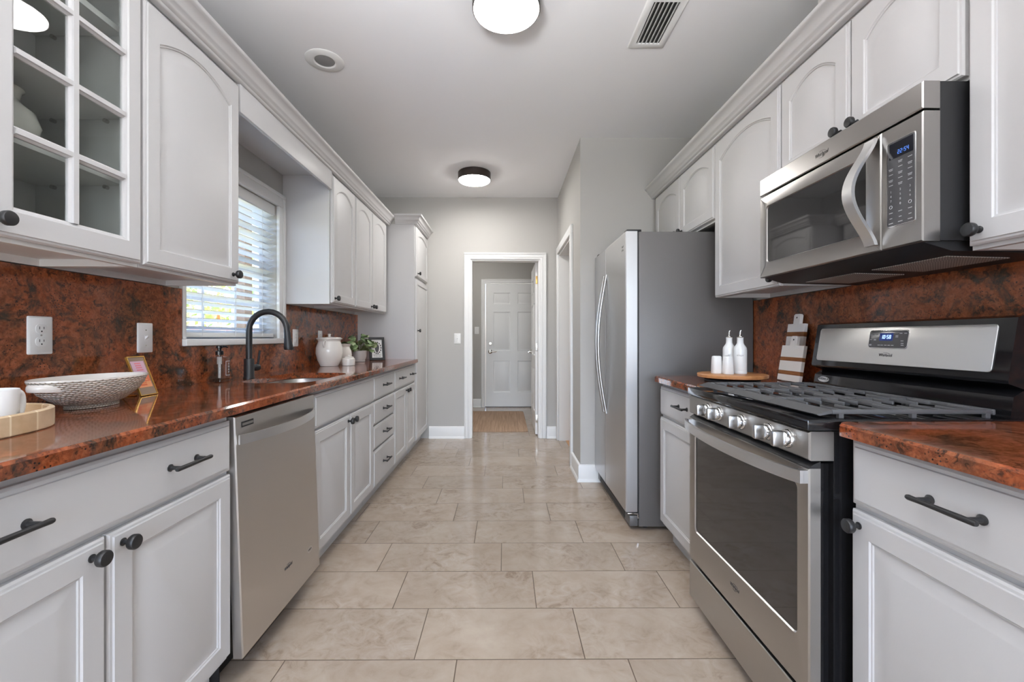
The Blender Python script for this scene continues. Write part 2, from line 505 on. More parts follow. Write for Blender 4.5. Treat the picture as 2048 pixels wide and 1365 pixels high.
def six_panel(mb, w, h, th, mp):
    """mp(s, z, d): s 0..w, z 0..h, d 0 back .. th front"""
    def bx(s0, s1, z0, z1, d0, d1):
        vs = [mb.v(mp(a, b, c)) for a in (s0, s1) for b in (z0, z1) for c in (d0, d1)]
        for q in ((0, 1, 3, 2), (4, 6, 7, 5), (0, 4, 5, 1), (2, 3, 7, 6), (0, 2, 6, 4), (1, 5, 7, 3)):
            mb.f([vs[i] for i in q])
    st = .125 * w / .9
    mid = .12 * w / .9
    cols = ((st, w / 2 - mid / 2), (w / 2 + mid / 2, w - st))
    rows = ((.118 * h, .374 * h), (.455 * h, .770 * h), (.835 * h, .925 * h))
    bx(0, w, 0, h, 0, th - .012)
    ss = [0, st, w / 2 - mid / 2, w / 2 + mid / 2, w - st, w]
    for a, b in ((0, 1), (2, 3), (4, 5)):
        bx(ss[a], ss[b], 0, h, th - .012, th)
    zz = [0, rows[0][0], rows[0][1], rows[1][0], rows[1][1], rows[2][0], rows[2][1], h]
    for c0, c1 in cols:
        for a, b in ((0, 1), (2, 3), (4, 5), (6, 7)):
            bx(c0, c1, zz[a], zz[b], th - .012, th)
        for r0, r1 in rows:
            def lp(i, dd):
                return [mp(c0 + i, r0 + i, dd), mp(c1 - i, r0 + i, dd), mp(c1 - i, r1 - i, dd), mp(c0 + i, r1 - i, dd)]
            mb.loops([lp(0, th), lp(.004, th - .011), lp(.014, th - .0118), lp(.036, th - .002)], False, True)

# exit door at the end of the hall
d1 = thing('door_1', (HX0 + .022, 6.985, .008), 'white six panel door closing the end of the hall', 'door', kind='structure')
mb = MB(); six_panel(mb, HX1 - HX0 - .044, HZ - .022, .04, lambda s, z, dd: (s, .04 - dd, z)); mb.build('door_slab', M['trim'], d1)
mb = MB(); mb.box(-.01, HX1 - HX0 - .03, -.005, .05, -.006, .004); mb.build('threshold', M['bronze'], d1)
mb = MB(); mb.lathe([(.030, 0), (.030, .006), (.022, .016), (.020, .018)], (.075, -.0005, 1.018), (0, -1, 0), 20).box(.068, .082, -.034, -.018, 1.005, 1.031, .003); mb.build('deadbolt', M['nickel'], d1)
mb = MB(); mb.lathe([(.033, 0), (.033, .006), (.018, .014), (.012, .02), (.012, .05)], (.075, -.0005, .885), (0, -1, 0), 20)
mb.tube([(.075, -.046, .885), (.11, -.05, .889), (.15, -.048, .884), (.178, -.042, .889)], [.012, .010, .009, .007]); mb.build('door_handle', M['nickel'], d1)

# the open leaf folded back into the hall
d2 = thing('door_2', (.348, 4.985, .012), 'white door leaf standing open in the far doorway', 'door', kind='structure')
mb = MB(); six_panel(mb, .76, 1.972, .036, lambda s, z, dd: (.036 - dd, s, z)); mb.build('door_slab', M['trim'], d2)
for z in (.18, 1.0, 1.77):
    mb = MB(); mb.box(.004, .034, -.004, -.0005, z - .045, z + .045, .002).cyl((.039, -.004, z - .048), (.039, -.004, z + .048), .005, n=10)
    mb.build('hinge', M['brass'] if z > 1.5 else M['nickel'], d2)
mb = MB(); mb.lathe([(.032, 0), (.032, .006), (.014, .014), (.011, .05)], (0, .70, .925), (-1, 0, 0), 18)
mb.tube([(-.046, .70, .925), (-.05, .66, .926), (-.048, .60, .924)], [.011, .010, .008]); mb.build('door_handle', M['nickel'], d2)

# rug in the hall
mb = MB((-.16, 5.86, 0))
mb.loops([[(x, y, z) for x, y in rrect(-.16, 5.86, .435 - i, .70 - i, .05)] for i, z in ((0, .0005), (0, .009), (.006, .012))])
m = mat('woven_jute', srgb(170, 138, 112), .9)
t = NT(m)
n = t.noise(t.coord((60, 1.2, 1)), 1.0, 4, .6)
n2 = t.noise(t.coord((260, 3, 1)), 1.0, 2)
t.l(t.mix(.35, t.ramp(n, [(.3, srgb(142, 112, 90)), (.7, srgb(196, 166, 140))]), t.ramp(n2, [(.3, srgb(120, 96, 78)), (.7, srgb(210, 180, 152))])), t.b.inputs['Base Color'])
t.bump(n2, .5, .004)
tag(mb.build('rug', m), 'brown striped woven rug on the hall floor before the door', 'rug')

# duct cover above the microwave cabinets
struct('trim_4', MB().box(1.30, XR - .0005, 1.25, 1.80, 2.30, ZC - .0005), M['wall'], 'boxed duct chase above the upper cabinets on the right', 'trim')

# ------------------------------------------------------------------ window, blind, yard
cz = MB()
CX0 = XL + .0205
cz.box(XL + .0005, CX0, 1.932, WY0, WZ0, WZ1, .003)
cz.box(XL + .0005, CX0, WY1, 2.830, WZ0, WZ1, .003)
cz.box(XL + .0005, CX0, 1.932, 2.830, WZ1, WZ1 + .08, .003)
cz.box(XL + .0205, XL + .026, 2.803, 2.830, WZ0, WZ1 + .058, .002).box(XL + .0205, XL + .026, 1.932, 2.830, WZ1 + .058, WZ1 + .08, .002)
cz.box(XL - .10, XL + .04, 1.928, 2.833, 1.085, WZ0, .006)
win = thing('window_1', (XL, 2.37, 1.5), 'white framed window over the sink', 'window', kind='structure')
def child(mb, name, m, par, **k):
    mb.o = Vector(par.location)
    for v_ in mb.bm.verts: v_.co -= mb.o
    return mb.build(name, m, par, **k)
child(cz, 'window_casing', M['trim'], win)
sf = MB()
XS = XL - .115
for z0, z1 in ((WZ0, WZ0 + .045), (1.515, 1.555), (WZ1 - .045, WZ1)):
    sf.box(XS, XS + .03, WY0, WY1, z0, z1, .003)
for y0, y1 in ((WY0, WY0 + .04), (WY1 - .04, WY1)):
    sf.box(XS + .001, XS + .029, y0, y1, WZ0 + .001, WZ1 - .001, .003)
for k in (1, 2):
    y = WY0 + (WY1 - WY0) * k / 3
    sf.box(XS + .006, XS + .022, y - .011, y + .011, WZ0 + .045, WZ1 - .045)
for z in (1.32, 1.74):
    sf.box(XS + .0068, XS + .0212, WY0 + .04, WY1 - .04, z - .009, z + .009)
child(sf, 'window_sash', M['trim'], win)
child(MB().box(XS + .0125, XS + .0155, WY0 + .03, WY1 - .03, WZ0 + .03, WZ1 - .03), 'window_glass', M['glass'], win)

bl = thing('window_blind', (XL - .035, 2.372, 1.93), 'white horizontal slat blind lowered over the sink window', 'blind')
BX = XL - .035
by0, by1 = WY0 + .012, WY1 - .012
sl = MB()
tilt = math.radians(14)
nsl = 19
for i in range(nsl):
    z = 1.172 + i * (1.885 - 1.172) / (nsl - 1)
    hw = .025
    c_, s_ = math.cos(tilt), math.sin(tilt)
    ls = []
    for y in (by0, by1):
        ring = []
        for u, wv in ((-1, 0), (-.5, .0022), (0, .003), (.5, .0022), (1, 0)):
            ring.append((BX + u * hw * c_, y, z + u * hw * s_ + wv))
        for u, wv in ((1, 0), (.5, .0022), (0, .003), (-.5, .0022), (-1, 0)):
            ring.append((BX + u * hw * c_, y, z + u * hw * s_ + wv - .0025))
        ls.append(ring)
    sl.loops(ls)
child(sl, 'slats', M['blind'], bl)
child(MB().box(BX - .028, BX + .03, by0 - .006, by1 + .006, 1.893, 1.954, .004), 'headrail', M['blind'], bl)
child(MB().box(BX - .026, BX + .026, by0, by1, 1.124, 1.148, .004), 'bottom_rail', M['blind'], bl)
for y in (by0 + .13, (by0 + by1) / 2, by1 - .13):
    child(MB().cyl((BX + .0265, y, 1.13), (BX + .0265, y, 1.9), .0012, n=6).cyl((BX - .0265, y, 1.13), (BX - .0265, y, 1.9), .0012, n=6), 'ladder_cord', M['blind'], bl)
wd = MB().cyl((BX + .034, by0 + .07, 1.42), (BX + .034, by0 + .07, 1.9), .0035, n=8)
child(wd, 'tilt_wand', M['blind'], bl)

# yard outside
yard_m = m_paint('dry_lawn', srgb(150, 150, 96), .9, 20, .3)
struct('ground', MB().box(-26, XL - .3, -6, 30, -.5, -.4), yard_m, 'sunlit lawn outside the window', 'ground')
fm = m_wood('weathered_red_fence', srgb(176, 104, 74), srgb(146, 80, 56), (8, 8, 1.5), .8)
fn = thing('garden_fence', (-7.2, 9, -.4), 'rust brown board fence behind the yard', 'fence')
fb = MB()
for i in range(60):
    y = 3.5 + i * .2
    fb.box(-7.22, -7.2, y, y + .188, -.4, 1.35)
child(fb, 'boards', fm, fn)
for z in (.0, 1.0):
    child(MB().box(-7.2, -7.15, 3.5, 15.5, z, z + .09), 'rail', fm, fn)
def bush(name, c, r, n, label, cat, seed, trunk=0.0):
    rd = random.Random(seed)
    th = thing(name, (c[0], c[1], -.4), label, cat, 'trees and shrubs outside the window')
    lf = MB(th.location)
    for i in range(n):
        p = Vector((rd.gauss(0, 1), rd.gauss(0, 1), rd.gauss(0, 1))).normalized()
        rr = r * (.55 + .45 * rd.random())
        p = Vector(c) + Vector((p.x * rr, p.y * rr, p.z * rr * .9))
        a = Vector((rd.gauss(0, 1), rd.gauss(0, 1), rd.gauss(0, 1))).normalized()
        b = a.orthogonal().normalized()
        w_ = .07 + .06 * rd.random()
        e = a * w_; g = b * w_ * .55
        lf.f([lf.v(p - e), lf.v(p + g), lf.v(p + e), lf.v(p - g)])
    lm = mat('leaf_' + name, [srgb(160, 178, 122), srgb(186, 198, 146), srgb(140, 162, 108)][seed % 3], .6)
    lf.build('foliage', lm, th, ang=0)
    tr = MB(th.location); tr.tube([(c[0], c[1], -.4), (c[0] + .03, c[1], c[2] * .5), (c[0], c[1], c[2])], [.07, .05, .03], 8)
    tr.build('trunk', M['wood'], th)
bush('shrub', (-5.4, 6.2, .9), .9, 900, 'loose green shrub low outside the left of the window', 'shrub', 1)
bush('tree', (-6.5, 9.9, 2.6), 1.4, 1500, 'tall pale green tree beyond the sink window', 'tree', 2)
bush('tree', (-6.0, 7.0, 3.0), .95, 1200, 'darker green tree beside the shrub outside', 'tree', 3)
# neighbouring shed with a pale roof and the porch posts
sh = thing('garden_shed', (-9.6, 13.0, -.4), 'pale grey shed beyond the fence', 'shed')
child(MB().box(-10.8, -8.4, 11.4, 14.6, -.4, 2.1), 'walls', mat('pale_siding', srgb(205, 208, 216), .7), sh)
rf = MB().prism([(-11.1, 2.05), (-8.1, 2.05), (-9.6, 3.0)], lambda a, b, dd: (a, dd, b), 11.1, 14.9)
child(rf, 'roof', mat('grey_shingles', srgb(168, 174, 190), .8), sh)
pm = m_wood('brown_post', srgb(150, 122, 100), srgb(120, 96, 78), (20, 20, 2), .7)
for k, (x, y) in enumerate(((-2.5, 4.15), (-2.5, 5.05))):
    tag(MB((x, y, -.4)).box(x - .06, x + .06, y - .06, y + .06, -.4, 2.6).build('porch_post', pm), 'brown porch post %s outside the window' % ('nearer the kitchen' if k == 0 else 'farther along'), 'post', 'porch posts')

# ------------------------------------------------------------------ cabinets
DT = .02        # door thickness
def smap(side, xf):
    """s along y, z up, dd = distance out of the wall-side plane of the door front"""
    return (lambda y, z, dd: (xf + dd, y, z)) if side == 'L' else (lambda y, z, dd: (xf - dd, y, z))

def door_panel(side, xf, y0, y1, z0, z1, arch=0.0, frame=.056, o=(0, 0, 0)):
    mb = MB(o)
    mp = smap(side, xf)
    NA = 14
    H, Wd = z1 - z0, y1 - y0
    def lp(i, dd, ar=0.0):
        pts = [mp(y0 + i, z0 + i, dd), mp(y1 - i, z0 + i, dd)]
        for k in range(NA + 1):
            tt = 1 - 2 * k / NA
            y = (y0 + y1) / 2 + tt * (Wd / 2 - i)
            pts.append(mp(y, z1 - i - ar * tt * tt, dd))
        return pts
    f = frame
    mb.loops([lp(0, -DT), lp(0, -.009), lp(.004, -.0045), lp(.009, -.0040), lp(.0105, 0), lp(f, 0, arch), lp(f + .003, -.0035, arch), lp(f + .006, -.004, arch),
              lp(f + .007, -.0075, arch), lp(f + .010, -.0077, arch), lp(f + .040, -.0025, arch * .92), lp(f + .042, -.0020, arch * .92)])
    return mb

def drawer_front(side, xf, y0, y1, z0, z1, o=(0, 0, 0)):
    mb = MB(o)
    mp = smap(side, xf)
    lp = lambda i, dd: [mp(y0 + i, z0 + i, dd), mp(y1 - i, z0 + i, dd), mp(y1 - i, z1 - i, dd), mp(y0 + i, z1 - i, dd)]
    return mb.loops([lp(0, -DT), lp(0, -.009), lp(.006, -.005), lp(.013, -.0042), lp(.0145, 0), lp(.016, 0)])

def knob(side, xf, y, z, par, o):
    ax = (1, 0, 0) if side == 'L' else (-1, 0, 0)
    mb = MB(o)
    mb.lathe([(.0085, .0003), (.0088, .002), (.0055, .004), (.0050, .013), (.0075, .0165), (.0148, .0185), (.0165, .021), (.0168, .030), (.0150, .0328), (.012, .0336)], (xf, y, z), ax, 22)
    return mb.build('knob', M['black_m'], par)

def pull(side, xf, y, z, par, o, L=.132):
    sg = 1 if side == 'L' else -1
    mb = MB(o)
    for k in (-1, 1):
        yy = y + k * .048
        mb.lathe([(.0095, .0003), (.0098, .0025), (.0060, .005), (.0050, .012), (.0050, .030)], (xf, yy, z), (sg, 0, 0), 16)
    mb.tube([(xf + sg * .031, y - L / 2, z), (xf + sg * .031, y - L / 2 + .004, z), (xf + sg * .031, y - .035, z), (xf + sg * .031, y + .035, z), (xf + sg * .031, y + L / 2 - .004, z), (xf + sg * .031, y + L / 2, z)], [.0045, .0058, .0058, .0050, .0058, .0045], 12)
    return mb.build('handle', M['black_m'], par)

G = .0015
def add_door(par, o, side, xf, y0, y1, z0, z1, arch=0.0, kn=None, frame=.056, name='door'):
    d = door_panel(side, xf, y0 + G, y1 - G, z0, z1, arch, frame, o).build(name, M['cab'], par, ang=25)
    if kn: knob(side, xf, kn[0], kn[1], d, (0, 0, 0)) if False else _k(side, xf, kn, d, o)
    return d
def _k(side, xf, kn, d, o):
    knob(side, xf, kn[0], kn[1], d, o)
def add_drawer(par, o, side, xf, y0, y1, z0, z1, pulls=()):
    d = drawer_front(side, xf, y0 + G, y1 - G, z0, z1, o).build('drawer', M['cab'], par, ang=25)
    for y in pulls:
        pull(side, xf, y, (z0 + z1) / 2 + .005, d, o)
    return d

LB, LBX = -.868, XL + .002          # left base door face / carcass back
RB, RBX = .850, XR - .002
LU, RU = -1.120, 1.150              # upper door faces
ZB0, ZB1 = .10, .8825               # base carcass
TOP = .86

def base_body(par, o, side, y0, y1, hollow=False):
    xf = LB if side == 'L' else RB
    xc = xf - DT - .001 if side == 'L' else xf + DT + .001
    xb = LBX if side == 'L' else RBX
    a, b = min(xc, xb), max(xc, xb)
    mb = MB(o)
    if not hollow:
        mb.box(a, b, y0, y1, ZB0, ZB1)
    else:
        t = .018
        mb.box(a, b, y0, y0 + t, ZB0, ZB1).box(a, b, y1 - t, y1, ZB0, ZB1).box(a, b, y0 + t, y1 - t, ZB0, ZB0 + t)
        c0, c1 = (b - t, b) if side == 'L' else (a, a + t)
        mb.box(c0, c1, y0 + t, y1 - t, ZB0 + t, ZB1)
    mb.build('body', M['cab'], par)
    mb = MB(o)
    if side == 'L': mb.box(a, b - .055, y0, y1, .0, ZB0)
    else: mb.box(a + .055, b, y0, y1, .0, ZB0)
    mb.build('toe_kick', M['cab'], par)

BG = 'white base cabinets'
def base(name, side, y0, y1, label, hollow=False):
    x = (LB + LBX) / 2 if side == 'L' else (RB + RBX) / 2
    o = (round(x, 3), round((y0 + y1) / 2, 3), 0)
    th = thing(name, o, label, 'cabinet', BG)
    base_body(th, o, side, y0, y1, hollow)
    return th, o

# left run
KZ = .660
th, o = base('base_cabinet', 'L', .545, 1.393, 'white base cabinet nearest on the left, two doors under one wide drawer')
add_drawer(th, o, 'L', LB, .553, 1.390, .702, TOP, (.745, 1.180))
add_door(th, o, 'L', LB, .553, .957, .118, .690, kn=(.918, KZ)); add_door(th, o, 'L', LB, .960, 1.390, .118, .690, kn=(.993, KZ))

th, o = base('sink_cabinet', 'L', 1.985, 2.880, 'white double door sink cabinet with blank panel right of the dishwasher', True)
drawer_front('L', LB, 1.992, 2.876, .702, TOP, o).build('false_drawer_panel', M['cab'], th, ang=25)
add_door(th, o, 'L', LB, 1.990, 2.447, .118, .690, kn=(2.413, KZ)); add_door(th, o, 'L', LB, 2.450, 2.878, .118, .690, kn=(2.482, KZ))

th, o = base('drawer_cabinet', 'L', 2.882, 3.428, 'narrow white cabinet with a column of four drawers')
for a, b in ((.702, TOP), (.538, .692), (.372, .528), (.118, .362)):
    add_drawer(th, o, 'L', LB, 2.886, 3.424, a, b, (3.155,))

th, o = base('base_cabinet', 'L', 3.430, 4.212, 'white base cabinet beside the tall pantry, two doors under a wide drawer')
add_drawer(th, o, 'L', LB, 3.434, 4.205, .702, TOP, (3.63, 4.03))
add_door(th, o, 'L', LB, 3.434, 3.848, .118, .690, kn=(3.815, KZ)); add_door(th, o, 'L', LB, 3.851, 4.205, .118, .690, kn=(3.884, KZ))

# pantry
PF = -.858
o = (-1.15, 4.53, 0)
th = thing('pantry_cabinet', o, 'tall white pantry cabinet in the far left corner', 'cabinet')
MB(o).box(LBX, PF - DT - .001, 4.216, YF - .002, .10, 2.221).build('body', M['cab'], th)
MB(o).box(LBX, PF - DT - .06, 4.216, YF - .002, 0, .10).build('toe_kick', M['cab'], th)
add_door(th, o, 'L', PF, 4.235, 4.835, 1.718, 2.205, .045, (4.285, 1.752), .05)
add_door(th, o, 'L', PF, 4.235, 4.835, .118, 1.695, 0, (4.275, 1.190), .05)

# right run
th, o = base('base_cabinet', 'R', .552, 1.075, 'white base cabinet on the near right, one door under one drawer')
add_drawer(th, o, 'R', RB, .556, 1.070, .718, .872, (.817,))
add_door(th, o, 'R', RB, .556, 1.070, .118, .704, kn=(1.040, .672))
th, o = base('base_cabinet', 'R', 1.818, 2.392, 'white base cabinet between the range and the refrigerator')
add_drawer(th, o, 'R', RB, 1.825, 2.388, .705, .858, (2.075,))
add_door(th, o, 'R', RB, 1.825, 2.388, .118, .690)

# uppers
UG = 'white wall cabinets'
def upper_body(par, o, side, y0, y1, z0, z1, hollow=False):
    xf = LU if side == 'L' else RU
    sg = 1 if side == 'L' else -1
    xc = xf - sg * (DT + .001)
    xb = (XL + .002) if side == 'L' else (XR - .002)
    a, b = min(xc, xb), max(xc, xb)
    t = .018
    mb = MB(o)
    if hollow:
        mb.box(a, b, y0, y0 + t, z0, z1).box(a, b, y1 - t, y1, z0, z1).box(a, b, y0 + t, y1 - t, z0 + .022, z0 + .04).box(a, b, y0 + t, y1 - t, z1 - t, z1)
        mb.box(xb if side == 'L' else xb - .008, xb + .008 if side == 'L' else xb, y0 + t, y1 - t, z0 + .04, z1 - t)
    else:
        mb.box(a, b, y0, y1, z0 + .022, z1)
        mb.box(a, b, y0, y0 + t, z0, z0 + .022).box(a, b, y1 - t, y1, z0, z0 + .022)
    fr = (xc - t, xc) if side == 'L' else (xc, xc + t)
    mb.box(fr[0], fr[1], y0 + t, y1 - t, z0, z0 + .022)
    bk = (xb, xb + .02) if side == 'L' else (xb - .02, xb)
    mb.box(bk[0], bk[1], y0 + t, y1 - t, z0, z0 + .022)
    return mb.build('body', M['cab_in'] if hollow else M['cab'], par)

def upper(name, side, y0, y1, z0, z1, label, hollow=False):
    x = -1.28 if side == 'L' else 1.31
    o = (x, round((y0 + y1) / 2, 3), z0)
    th = thing(name, o, label, 'cabinet', UG)
    upper_body(th, o, side, y0, y1, z0, z1, hollow)
    return th, o
UZ0, UZ1 = 1.342, 2.215
DZ0, DZ1 = 1.352, 2.188

# glass fronted one
th, o = upper('glass_cabinet', 'L', .535, 1.355, UZ0, UZ1, 'white wall cabinet with a glass pane door, upper left of the photo', True)
mp = smap('L', LU)
gy0, gy1 = .945, 1.352
oy0, oy1, oz0, oz1 = 1.000, 1.297, 1.418, 2.150
mb = MB(o)
def rl(y0, y1, z0, z1, i, dd): return [mp(y0 + i, z0 + i, dd), mp(y1 - i, z0 + i, dd), mp(y1 - i, z1 - i, dd), mp(y0 + i, z1 - i, dd)]
mb.loops([rl(oy0, oy1, oz0, oz1, .006, -DT), rl(gy0, gy1, DZ0, DZ1, 0, -DT), rl(gy0, gy1, DZ0, DZ1, 0, -.009), rl(gy0, gy1, DZ0, DZ1, .004, -.0045), rl(gy0, gy1, DZ0, DZ1, .009, -.004), rl(gy0, gy1, DZ0, DZ1, .0105, 0),
          rl(oy0, oy1, oz0, oz1, -.006, 0), rl(oy0, oy1, oz0, oz1, -.003, -.004), rl(oy0, oy1, oz0, oz1, .0, -.005), rl(oy0, oy1, oz0, oz1, .006, -.010), rl(oy0, oy1, oz0, oz1, .006, -DT)], False, False)
gd = mb.build('glass_door', M['cab'], th, ang=25)
mb = MB(o)
ym = (oy0 + oy1) / 2 - .005
def bar(y0, y1, z0, z1):
    ry = (y1 - y0) < (z1 - z0)
    up = .0007 if ry else 0.0
    lpv = lambda e, dd: [mp(y0 + (e if ry else 0), z0 + (0 if ry else e), dd), mp(y1 - (e if ry else 0), z0 + (0 if ry else e), dd), mp(y1 - (e if ry else 0), z1 - (0 if ry else e), dd), mp(y0 + (e if ry else 0), z1 - (0 if ry else e), dd)]
    mb.loops([lpv(0, -.017), lpv(0, -.010 + up), lpv(.005, -.006 + up), lpv(.006, -.001 + up)])
bar(ym - .013, ym + .013, oz0 + .004, oz1 - .004)
for z in (1.600, 1.785, 1.968):
    bar(oy0 + .004, oy1 - .004, z - .012, z + .012)
mb.build('muntins', M['cab'], gd, ang=25)
MB(o).box(LU - .0165, LU - .0135, oy0 + .002, oy1 - .002, oz0 + .002, oz1 - .002).build('pane', M['cglass'], gd)
knob('L', LU, .965, 1.388, gd, o)
for z in (1.45, 2.09):
    MB(o).box(LU - .038, LU - .022, 1.315, 1.336, z - .022, z + .022, .003).build('hinge', M['bronze'], th)
d = door_panel('L', LU, .540, .942, DZ0, DZ1, .05, .056, o).build('door', M['cab'], th, ang=25)
for z in (1.588, 1.79, 2.045):
    s_ = MB(o).box(XL + .012, LU - .045, .556, 1.334, z, z + .018).build('shelf', M['cab_in'], th)
    for x in (-1.215, -1.375):
        MB(o).cyl((x, 1.325, z - .006), (x, 1.3365, z - .006), .006, n=10).build('shelf_pin', M['nickel'], s_)

th, o = upper('wall_cabinet', 'L', 1.357, 1.850, UZ0, UZ1, 'white arched door wall cabinet between the glass cabinet and the window')
add_door(th, o, 'L', LU, 1.360, 1.846, DZ0, DZ1, .055, (1.798, 1.384))
th, o = upper('wall_cabinet', 'L', 2.832, 3.268, UZ0, UZ1, 'white single arched door wall cabinet just past the window')
add_door(th, o, 'L', LU, 2.845, 3.264, DZ0, DZ1, .055, (2.872, 1.382))
th, o = upper('wall_cabinet', 'L', 3.270, 4.150, UZ0, UZ1, 'white double door wall cabinet ending beside the tall pantry')
add_door(th, o, 'L', LU, 3.272, 3.680, DZ0, DZ1, .05, (3.648, 1.382)); add_door(th, o, 'L', LU, 3.683, 4.120, DZ0, DZ1, .05, (3.715, 1.382))

o = (-1.28, 2.31, 2.08)
th = thing('valance', o, 'white valance board bridging the wall cabinets over the window', 'valance')
MB(o).box(LU - DT - .001, LU - .003, 1.853, 2.829, 2.083, UZ1 - .0125, .002).build('face_board', M['cab'], th)
MB(o).box(XL + .002, LU - DT - .002, 1.853, 2.829, 2.178, 2.196).build('soffit_panel', M['cab'], th)

# right
th, o = upper('wall_cabinet', 'R', .552, 1.083, UZ0, UZ1, 'white wall cabinet at the right edge, nearer than the microwave')
add_door(th, o, 'R', RU, .556, 1.080, DZ0, DZ1, .055, (1.048, 1.386))
th, o = upper('wall_cabinet', 'R', 1.085, 1.815, 1.775, UZ1, 'short white double door cabinet above the microwave')
add_door(th, o, 'R', RU, 1.088, 1.448, 1.785, DZ1, .05, (1.415, 1.828)); add_door(th, o, 'R', RU, 1.451, 1.813, 1.785, DZ1, .05, (1.486, 1.828))
th, o = upper('wall_cabinet', 'R', 1.817, 2.390, UZ0, UZ1, 'tall white single door wall cabinet between microwave and refrigerator')
add_door(th, o, 'R', RU, 1.820, 2.387, DZ0 - .01, DZ1, .055, (1.848, 1.376))
th, o = upper('wall_cabinet', 'R', 2.392, 3.372, 1.768, UZ1, 'short white double door cabinet above the refrigerator')
add_door(th, o, 'R', RU, 2.395, 2.858, 1.782, DZ1, .05, (2.826, 1.815)); add_door(th, o, 'R', RU, 2.861, 3.330, 1.782, DZ1, .05, (2.893, 1.815))

# crown
CROWN = [(-.018, 0), (.002, 0), (.006, .004), (.006, .012), (.014, .016), (.018, .022), (.020, .030), (.027, .034), (.030, .040), (.036, .056), (.048, .068), (.056, .072), (.058, .078), (.058, .088), (-.018, .088)]
CROWN = [(o_, u * .95) for o_, u in CROWN]
zc = UZ1 - .012
mb = MB((-1.1, 2.2, zc)); mb.loops(mitre([(-1.119, 4.2155), (-1.119, .30)][::-1], CROWN, zc))
# travel +y : right side is +x
tag(mb.build('crown_molding', M['cab'], ang=50), 'white crown molding along the top of the left wall cabinets', 'molding', 'cabinet crown moldings')
mb = MB((-.9, 4.4, zc)); mb.loops(mitre([(-1.062, 4.2145), (-.857, 4.2145), (-.857, YF - .002)], CROWN, 2.222))
tag(mb.build('crown_molding', M['cab'], ang=50), 'white crown molding wrapping the top of the tall pantry', 'molding', 'cabinet crown moldings')
mb = MB((1.1, 1.8, zc)); mb.loops(mitre([(1.149, 3.392), (1.149, .30)], CROWN, zc))
tag(mb.build('crown_molding', M['cab'], ang=50), 'white crown molding along the top of the right wall cabinets', 'molding', 'cabinet crown moldings')

# ------------------------------------------------------------------ granite, sink, faucet
CT0, CT1 = .8835, .914
def slab(o, outer_fn, hole=None, ch=.006, z0=CT0, z1=CT1):
    """outer_fn(i) -> outline inset by i"""
    mb = MB(o)
    bm = mb.bm
    top_o = [mb.v((x, y, z1)) for x, y in outer_fn(ch)]
    mid_o = [mb.v((x, y, z1 - ch)) for x, y in outer_fn(0)]
    bot_o = [mb.v((x, y, z0)) for x, y in outer_fn(0)]
    n = len(top_o)
    for a, b in ((top_o, mid_o), (mid_o, bot_o)):
        for i in range(n):
            mb.f([a[i], a[(i + 1) % n], b[(i + 1) % n], b[i]])
    if hole is None:
        mb.f(top_o); mb.f(bot_o)
    else:
        m_ = len(hole)
        th_ = [mb.v((x, y, z1)) for x, y in hole]
        bh_ = [mb.v((x, y, z0)) for x, y in hole]
        for i in range(m_):
            mb.f([th_[i], th_[(i + 1) % m_], bh_[(i + 1) % m_], bh_[i]])
        for O, Hh in ((top_o, th_), (bot_o, bh_)):
            es = []
            for L_ in (O, Hh):
                for i in range(len(L_)):
                    e = bm.edges.get((L_[i], L_[(i + 1) % len(L_)])) or bm.edges.new((L_[i], L_[(i + 1) % len(L_)]))
                    es.append(e)
            bmesh.ops.triangle_fill(bm, edges=es, use_beauty=True)
    return mb
CE = -.842
SX, SY, SHX, SHY, SR = -1.088, 2.300, .178, .288, .11
hole = rrect(SX, SY, SHX, SHY, SR, 8)
o = (-1.14, 2.3, CT1)
mb = slab(o, lambda i: [(XL + .022, .50), (CE - i, .50), (CE - i, 4.2145), (XL + .022, 4.2145)], hole)
tag(mb.build('countertop', M['gran'], ang=30), 'long polished red granite countertop on the left with the sink cutout', 'countertop', 'red granite countertops')
CR = .818
for y0, y1, lb in ((.50, 1.081, 'red granite countertop on the near right, in front of the range'), (1.817, 2.40, 'short red granite countertop between the range and the refrigerator')):
    o = (1.13, (y0 + y1) / 2, CT1)
    def of(i, y0=y0, y1=y1):
        a, b = y0 + (i if y0 > 1 and y0 > 1.9 else 0), y1 - (i if y1 > 2 else 0)
        r = .03
        pts = [(XR - .022, a), (XR - .022, b)]
        e0, e1 = (0, 1) if y1 < 1.5 else (0, 1)
        for k in range(7):
            an = PI / 2 * k / 6
            pts.append((CR + i + r - r * math.sin(an), b - r + r * math.cos(an)))
        pts.append((CR + i, a))
        return pts
    tag(slab(o, of).build('countertop', M['gran'], ang=30), lb, 'countertop', 'red granite countertops')

SPZ = 1.339
mb = MB((XL, 2.3, CT1))
poly = [(.50, CT1 - .03), (4.2135, CT1 - .03), (4.2135, SPZ), (2.836, SPZ), (2.836, 1.083), (1.926, 1.083), (1.926, SPZ), (.50, SPZ)]
mb.prism(poly, lambda a, b, dd: (dd, a, b), XL + .0015, XL + .0205)
tag(mb.build('backsplash', M['gran_s'], ang=30), 'red granite backsplash on the left wall around the window', 'backsplash', 'red granite backsplashes')
mb = MB((XR, 1.4, CT1))
mb.prism([(.50, CT1 - .03), (2.535, CT1 - .03), (2.535, SPZ), (1.816, SPZ), (1.816, 1.44), (1.086, 1.44), (1.086, SPZ), (.50, SPZ)], lambda a, b, dd: (dd, a, b), XR - .0205, XR - .0015)
tag(mb.build('backsplash', M['gran_s'], ang=30), 'red granite backsplash on the right wall behind the range', 'backsplash', 'red granite backsplashes')

